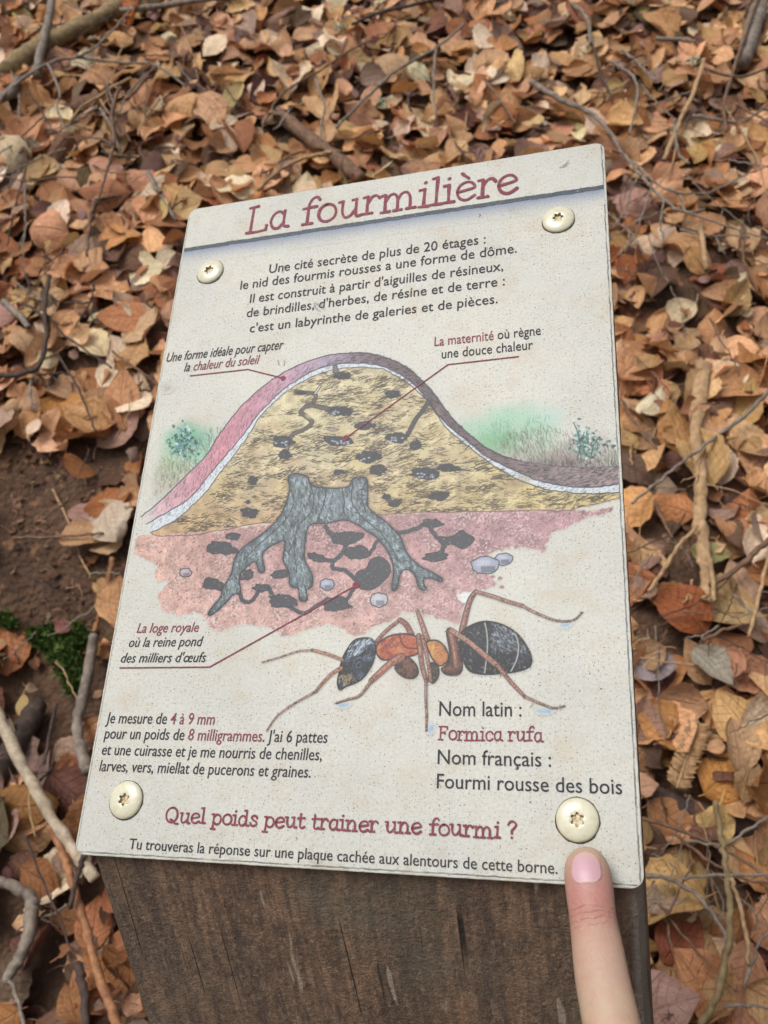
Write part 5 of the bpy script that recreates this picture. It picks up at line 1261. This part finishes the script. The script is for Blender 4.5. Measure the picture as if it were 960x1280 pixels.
# moss tuft and lichens
def moss():
    m = Mat('moss', .8); n = m.noise(m.obj(), 120, 4)
    M_MOSS = m.set(Base_Color=m.ramp(n, [(.3, L4(42, 58, 20)), (.55, L4(74, 98, 34)), (.8, L4(112, 136, 54))]))
    r = np.random.default_rng(8)
    for (blobs, lab) in ((((78, 806, 24), (60, 798, 17), (94, 795, 16), (44, 796, 9), (86, 832, 18), (90, 858, 10)), 'bright green moss tuft left of the royal chamber caption'), (((8, 775, 9), (14, 782, 6)), 'small green moss patch at the left edge below the bare soil')):
        c0 = ground_at(blobs[0][0], blobs[0][1], .012); V = []; Fs = []
        for (x, y, rad) in blobs:
            for k in range(int(rad * 26)):
                a = r.uniform(0, 6.28); q = rad * math.sqrt(r.random()); p = ground_at(x + q * math.cos(a), y + q * math.sin(a), .022 + .012 * (1 - q / rad) * r.random())
                d = GN + r.normal(0, .65, 3); d /= np.linalg.norm(d); L = r.uniform(.006, .014); w = np.cross(d, r.normal(0, 1, 3)); w /= np.linalg.norm(w); ww = r.uniform(.0009, .0018); b = len(V)
                V += [p - w * ww * .6 - c0, p + w * ww * .6 - c0, p + d * L * .5 + w * ww - c0, p + d * L * .5 - w * ww - c0, p + d * L - c0]; Fs += [(b, b + 1, b + 2, b + 3), (b + 3, b + 2, b + 4)]
        # cushion below the shoots
        for (x, y, rad) in blobs:
            c1 = ground_at(x, y, .016); R = rad * proj(c1)[2] / F_PX; b = len(V); nr, ns = 5, 14
            for i in range(nr):
                for j in range(ns):
                    t = 2 * math.pi * j / ns; f = (i + 1) / nr; V.append(c1 + (GX * math.cos(t) + GY * math.sin(t)) * R * f * r.uniform(.9, 1.1) + GN * (.012 * (1 - f * f) - .004 * f) - c0)
            for i in range(nr - 1):
                for j in range(ns): k = (j + 1) % ns; Fs.append((b + i * ns + j, b + (i + 1) * ns + j, b + (i + 1) * ns + k, b + i * ns + k))
            Fs.append(tuple(b + j for j in range(ns)))
        tag(mesh_py('moss', V, Fs, M_MOSS, loc=c0), lab, 'moss')
    m = Mat('lichen', .9); M_LI = m.set(Base_Color=m.ramp(m.noise(m.obj(), 300, 3), [(.4, L4(96, 132, 112)), (.65, L4(150, 182, 160))]))
    for (x, y, lab) in ((424, 37, 'bluish green lichen flake among leaves above the board title, left one'), (477, 130, 'bluish green lichen flake on the twig just above the board title'), (866, 78, 'bluish green lichen flake near the upper right corner')):
        c0 = ground_at(x, y, .055); V = []; Fs = []
        for k in range(26):
            p = c0 + (GX * r.normal(0, .006) + GY * r.normal(0, .006)) + GN * r.uniform(0, .006); d = r.normal(0, 1, 3) + GN; d /= np.linalg.norm(d); w = np.cross(d, r.normal(0, 1, 3)); w /= np.linalg.norm(w); L = r.uniform(.003, .007); b = len(V)
            V += [p - w * .001 - c0, p + w * .001 - c0, p + d * L + w * .0024 - c0, p + d * L * 1.2 - c0, p + d * L - w * .0024 - c0]; Fs.append((b, b + 1, b + 2, b + 3, b + 4))
        tag(mesh_py('lichen', V, Fs, M_LI, loc=c0), lab, 'lichen')
moss()

# ------------------------------------------------------------------ the pointing hand
m = Mat('skin', .52); fu = m.attr('along', 'Fac'); fs = m.attr('side', 'Fac'); skin = m.attr('tone')
oc = m.obj(); fine = m.noise(oc, 1300, 3, .6); blotch = m.noise(oc, 210, 3)
c = m.mix(m.ramp(blotch, [(.4, 0.0), (.7, .3)]), skin, L4(160, 110, 98))
c = m.mix(m.ramp(m.noise(oc, 700, 3, .7), [(.45, 0.0), (.7, .22)]), c, L4(188, 154, 130))
# creases over the end joint: wavy lines across the finger
wv = m.math('ADD', fu, m.math('MULTIPLY', m.noise(m.n('ShaderNodeCombineXYZ', {0: m.math('MULTIPLY', fs, .16), 1: m.math('MULTIPLY', fu, .10), 2: 3.0}).outputs[0], 1.0, 3), 4.5))
ln = m.math('ABSOLUTE', m.math('SUBTRACT', m.math('FRACT', m.math('MULTIPLY', wv, .58)), .5))
lines = m.math('MULTIPLY', m.ramp(ln, [(0.0, 1.0), (.15, 0.0)]), m.ramp(m.noise(m.n('ShaderNodeCombineXYZ', {0: fs, 1: m.math('MULTIPLY', fu, 2.0), 2: 0.0}).outputs[0], .35, 2), [(.35, .1), (.6, 1.0)]))
def win(a, b, cc, d): return m.math('MULTIPLY', m.ramp(m.math('MULTIPLY', fu, .01), [(a / 100, 0.0), (b / 100, 1.0)]), m.ramp(m.math('MULTIPLY', fu, .01), [(cc / 100, 1.0), (d / 100, 0.0)]))
msk = m.math('MAXIMUM', win(17.5, 20, 24, 26.5), m.math('MULTIPLY', win(50, 55, 66, 72), .5))
cre = m.math('MULTIPLY', lines, msk)
c = m.mix(m.math('MULTIPLY', cre, .14), c, L4(130, 80, 72))
hgt = m.math('SUBTRACT', m.math('MULTIPLY', fine, .35), m.math('MULTIPLY', cre, .65))
M_SKIN = m.set(Base_Color=c, Normal=m.bump(hgt, .6, .0009), Subsurface_Weight=.25, Subsurface_Scale=.004)
m.b.inputs['Subsurface Radius'].default_value = (1.0, .35, .2)
m = Mat('nail', .42); M_NAIL = m.set(Base_Color=m.mix(m.attr('pale', 'Fac'), L4(178, 140, 148), L4(182, 152, 144)), Coat_Weight=.0, Subsurface_Weight=.15, Subsurface_Scale=.002)

# finger axis: photo centre, width in photo pixels, height of the axis above the board's plane
FP = [(733.5, 1067, 40, .0068), (734, 1088, 57, .0072), (736.7, 1112, 59.5, .0082), (741, 1147, 58.8, .0112), (747, 1186, 64, .0150), (753, 1225, 68, .0186), (764, 1280, 72, .0235), (772, 1325, 74, .027)]
FPs = np.array(cr(FP, 10)); AXP = np.array([board_plane(a, b, h) for a, b, w, h in FPs])
RW = np.array([w / 2 * proj(p)[2] / F_PX for (a, b, w, h), p in zip(FPs, AXP)])
RW[:10] = RW[10]                              # full width; the tip is rounded off below
tdir = AXP[0] - AXP[10]; tdir /= np.linalg.norm(tdir)
AT = np.gradient(AXP, axis=0); AT /= np.linalg.norm(AT, axis=1)[:, None]
arcl = np.concatenate([[0], np.cumsum(np.linalg.norm(np.diff(AXP, axis=0), axis=1))])
TIP = AXP[0] + tdir * .0022                   # the very end of the finger
arcl = arcl + .0022
def finger_frame(s):
    c = np.array([np.interp(s, arcl, AXP[:, k]) for k in range(3)])
    t = np.array([np.interp(s, arcl, AT[:, k]) for k in range(3)]); t /= np.linalg.norm(t)
    if s < arcl[0]: c = AXP[0] + tdir * (arcl[0] - s)
    nrm = BN - BN.dot(t) * t; nrm /= np.linalg.norm(nrm); sd = np.cross(t, nrm)
    if sd.dot(BU) < 0: sd = -sd
    return c, t, sd, nrm, float(np.interp(s, arcl, RW))
def finger_pt(s, th, grow=0.0):
    """s = metres from the finger end, th = angle from the right side over the back of the finger"""
    c, t, sd, nrm, R = finger_frame(s)
    rt = .0078; k = 1.0 if s > rt else math.sqrt(max(0, 1 - ((rt - s) / rt) ** 2)) 
    kd = 1.0 if s > .010 else (max(0, 1 - ((.010 - s) / .010) ** 2)) ** .5
    up = .80 + .04 * math.exp(-((s - .023) / .004) ** 2); dn = .88 if s < .016 else .86
    x = math.cos(th); y = math.sin(th)
    return c + sd * (R * k * x + grow * x) + nrm * ((R * (up * kd if y > 0 else dn * k) * y) + grow * y - (1 - k) * .0005)
def keep_outer(me):
    import bmesh
    bm = bmesh.new(); bm.from_mesh(me); bm.verts.ensure_lookup_table(); seen = [-1] * len(bm.verts); comps = []
    for v in bm.verts:
        if seen[v.index] >= 0: continue
        st = [v]; seen[v.index] = len(comps); comp = []
        while st:
            q = st.pop(); comp.append(q)
            for e in q.link_edges:
                w = e.other_vert(q)
                if seen[w.index] < 0: seen[w.index] = len(comps); st.append(w)
        comps.append(comp)
    big = max(comps, key=len)
    bmesh.ops.delete(bm, geom=[v for cpt in comps if cpt is not big for v in cpt], context='VERTS')
    bm.to_mesh(me); bm.free(); me.update()
def build_hand():
    V = []; Fs = []; nS, nA = 74, 40; smax = arcl[-1]
    ss = np.concatenate([np.array([.00004, .0003, .0008, .0014, .0022, .0031, .0041, .0052, .0064]), np.linspace(.0076, smax, nS - 9)])
    for s in ss:
        for k in range(nA): V.append(finger_pt(s, 2 * math.pi * k / nA))
    for i in range(nS - 1):
        for k in range(nA): j = (k + 1) % nA; Fs.append((i * nA + k, i * nA + j, (i + 1) * nA + j, (i + 1) * nA + k))
    Fs.append(tuple(range(nA))); Fs.append(tuple((nS - 1) * nA + k for k in range(nA))[::-1])
    # the rest of the hand: skinned chains of joints rooted in the palm
    c, t, sd, nrm, R = finger_frame(smax)
    Fd = -t; Kn = c + t * .016 + nrm * .001   # index knuckle
    chains = []
    Fv, S, N = Fd, sd, nrm
    mcp = [Kn, Kn + S * .0185 + N * .002, Kn + S * .036 - Fv * .005, Kn + S * .051 - Fv * .013 - N * .004]
    wrist = Kn - Fv * .082 + S * .018 - N * .006
    verts = [wrist]; rad = [.0205]; edges = []
    def add(p, rr_, to): verts.append(p); rad.append(rr_); edges.append((to, len(verts) - 1)); return len(verts) - 1
    palm = add(Kn - Fv * .045 + S * .020 - N * .006, .021, 0)
    i0 = add(c - N * .0005, R * .86, add(mcp[0] - N * .003, .0125, palm))
    for q, (mp, sc_) in enumerate(zip(mcp[1:], (1.05, .98, .82))):
        a = add(mp - N * .003, .0118 * sc_, palm); p1 = mp + (Fv * .55 - N * .83) * .034 * sc_; b = add(p1, .0092 * sc_, a)
        p2 = p1 + (-Fv * .92 - N * .3) * .022 * sc_; d = add(p2, .0084 * sc_, b); add(p2 + (-Fv * .45 + N * .85) * .014 * sc_, .0072 * sc_, d)
    th1 = add(Kn - Fv * .052 - S * .006 - N * .014, .0135, palm); th2 = add(Kn - Fv * .018 - S * .010 - N * .026, .0102, th1); th3 = add(Kn + Fv * .004 + S * .008 - N * .032, .0088, th2); add(Kn + Fv * .010 + S * .020 - N * .033, .0072, th3)
    f1 = add(wrist - Fv * .05 - N * .004, .0215, 0); f2 = add(wrist - Fv * .13 - N * .008, .027, f1); add(wrist - Fv * .21 - N * .01, .032, f2)
    knuckles = [k for k, p in enumerate(verts) if any(np.linalg.norm(p - (mp - N * .003)) < 1e-6 for mp in mcp)]
    for a, b in zip(knuckles[:-1], knuckles[1:]): edges.append((a, b))
    edges.append((knuckles[-1], 0)); edges.append((knuckles[0], 0)); edges.append((th1, knuckles[0]))
    V2 = []; F2 = []
    for a, b in edges:                        # one closed tapered limb segment per bone, fused below
        p0, p1, r0, r1 = verts[a], verts[b], rad[a], rad[b]; ax = p1 - p0; Lb = np.linalg.norm(ax); ax = ax / Lb
        e1 = np.cross(ax, np.array([.31, .77, .55])); e1 /= np.linalg.norm(e1); e2 = np.cross(ax, e1); rings = []
        for q in range(1, 7): g = math.pi / 2 * (1 - q / 6); rings.append((-r0 * math.sin(g), r0 * math.cos(g)))
        for q in range(1, 8): rings.append((Lb * q / 8, r0 + (r1 - r0) * q / 8))
        for q in range(0, 6): g = math.pi / 2 * q / 6; rings.append((Lb + r1 * math.sin(g), r1 * math.cos(g)))
        b0 = len(V) + len(V2); ns = 24
        for h, rr_ in rings:
            for k in range(ns): t_ = 2 * math.pi * k / ns; V2.append(p0 + ax * h + (e1 * math.cos(t_) + e2 * math.sin(t_)) * rr_)
        for q in range(len(rings) - 1):
            for k in range(ns): k2 = (k + 1) % ns; F2.append((b0 + q * ns + k, b0 + q * ns + k2, b0 + (q + 1) * ns + k2, b0 + (q + 1) * ns + k))
        F2.append(tuple(b0 + k for k in range(ns))[::-1]); F2.append(tuple(b0 + (len(rings) - 1) * ns + k for k in range(ns)))
    base = Kn
    j = mesh_py('join', [v - base for v in V + V2], Fs + F2, None); md = j.modifiers.new('rm', 'REMESH'); md.mode = 'VOXEL'; md.voxel_size = .00075; md.use_smooth_shade = True
    ms = j.modifiers.new('sm', 'SMOOTH'); ms.iterations = 9; ms.factor = .5
    bpy.context.view_layer.update(); me3 = bpy.data.meshes.new_from_object(j.evaluated_get(DG())); bpy.data.objects.remove(j)
    keep_outer(me3)
    me3.name = 'person'; n = len(me3.vertices); co = np.empty(n * 3, np.float32); me3.vertices.foreach_get('co', co); co = co.reshape(-1, 3) + base
    # distance along the finger, and position across it
    d2 = ((co[:, None, :] - AXP[None, ::4, :]) ** 2).sum(-1); k = d2.argmin(1) * 4
    al = arcl[k] + ((co - AXP[k]) * AT[k]).sum(1); al = np.maximum(al, 0)
    SD = np.array([finger_frame(s)[2] for s in arcl]); ND = np.array([finger_frame(s)[3] for s in arcl])
    sdv = ((co - AXP[k]) * SD[k]).sum(1); ndv = ((co - AXP[k]) * ND[k]).sum(1)
    amm = al * 1000
    xs = [0, 4, 9, 13, 17, 22, 26, 30, 38, 46, 54, 58, 64, 75, 90]
    cs = np.array([(228, 190, 160), (226, 180, 150), (220, 160, 140), (218, 146, 134), (216, 142, 131), (218, 148, 132), (224, 170, 148), (226, 178, 154), (228, 184, 158), (230, 192, 160), (230, 188, 154), (224, 164, 138), (220, 156, 132), (226, 176, 150), (226, 178, 152)], float)
    tone = np.stack([np.interp(amm, xs, cs[:, q]) for q in range(3)], -1)
    rim = np.clip((np.abs(sdv) / .0085 - .55) * 2.2, 0, 1)[:, None]; tone = tone * (1 - .6 * rim) + np.array([228, 188, 156]) * .6 * rim
    for nm, arr in (('along', amm), ('side', sdv * 1000)):
        a = me3.attributes.new(nm, 'FLOAT', 'POINT'); a.data.foreach_set('value', arr.astype(np.float32))
    a = me3.attributes.new('tone', 'FLOAT_COLOR', 'POINT'); a.data.foreach_set('color', np.concatenate([lin(tone * np.array([.735, .765, .775])), np.ones((n, 1))], 1).astype(np.float32).ravel())
    me3.materials.clear(); me3.materials.append(M_SKIN)
    me3.polygons.foreach_set('use_smooth', [True] * len(me3.polygons))
    o = bpy.data.objects.new('person', me3); COL.objects.link(o); o.location = base
    tag(o, 'bare hand of a person pointing with one finger below the lower right screw', 'person')
    # nail: a curved shield on the back of the end joint
    s0, s1 = .0019, .0126; n1, n2 = 22, 21; V = []; pale = []
    for i in range(n1):
        a = i / (n1 - 1); s = s0 + (s1 - s0) * a
        e = 1.0
        if a < .34: e = math.sqrt(max(.0, 1 - ((.34 - a) / .34) ** 2)) * .99 + .01
        if a > .58: e = math.sqrt(max(.0, 1 - ((a - .58) / .42) ** 2)) * .94 + .06
        half = math.radians(41) * (e * (1.05 - .06 * a))
        for j in range(n2):
            q = -1 + 2 * j / (n2 - 1); th = math.pi / 2 - q * half
            sink = -.00035 if (abs(q) > .93 or i == n1 - 1) else .00022
            if i == 0: sink = .0002
            V.append(finger_pt(s, th, sink) - base); pale.append(min(1, max(0, 1 - a * 3.2) + (.6 if a > .86 else 0) + .8 * abs(q) ** 5))
    Fq = np.array([(i * n2 + j, i * n2 + j + 1, (i + 1) * n2 + j + 1, (i + 1) * n2 + j) for i in range(n1 - 1) for j in range(n2 - 1)])
    mesh_np('fingernail', np.array(V), Fq, M_NAIL, o, cols={'pale': np.array(pale)})
build_hand()
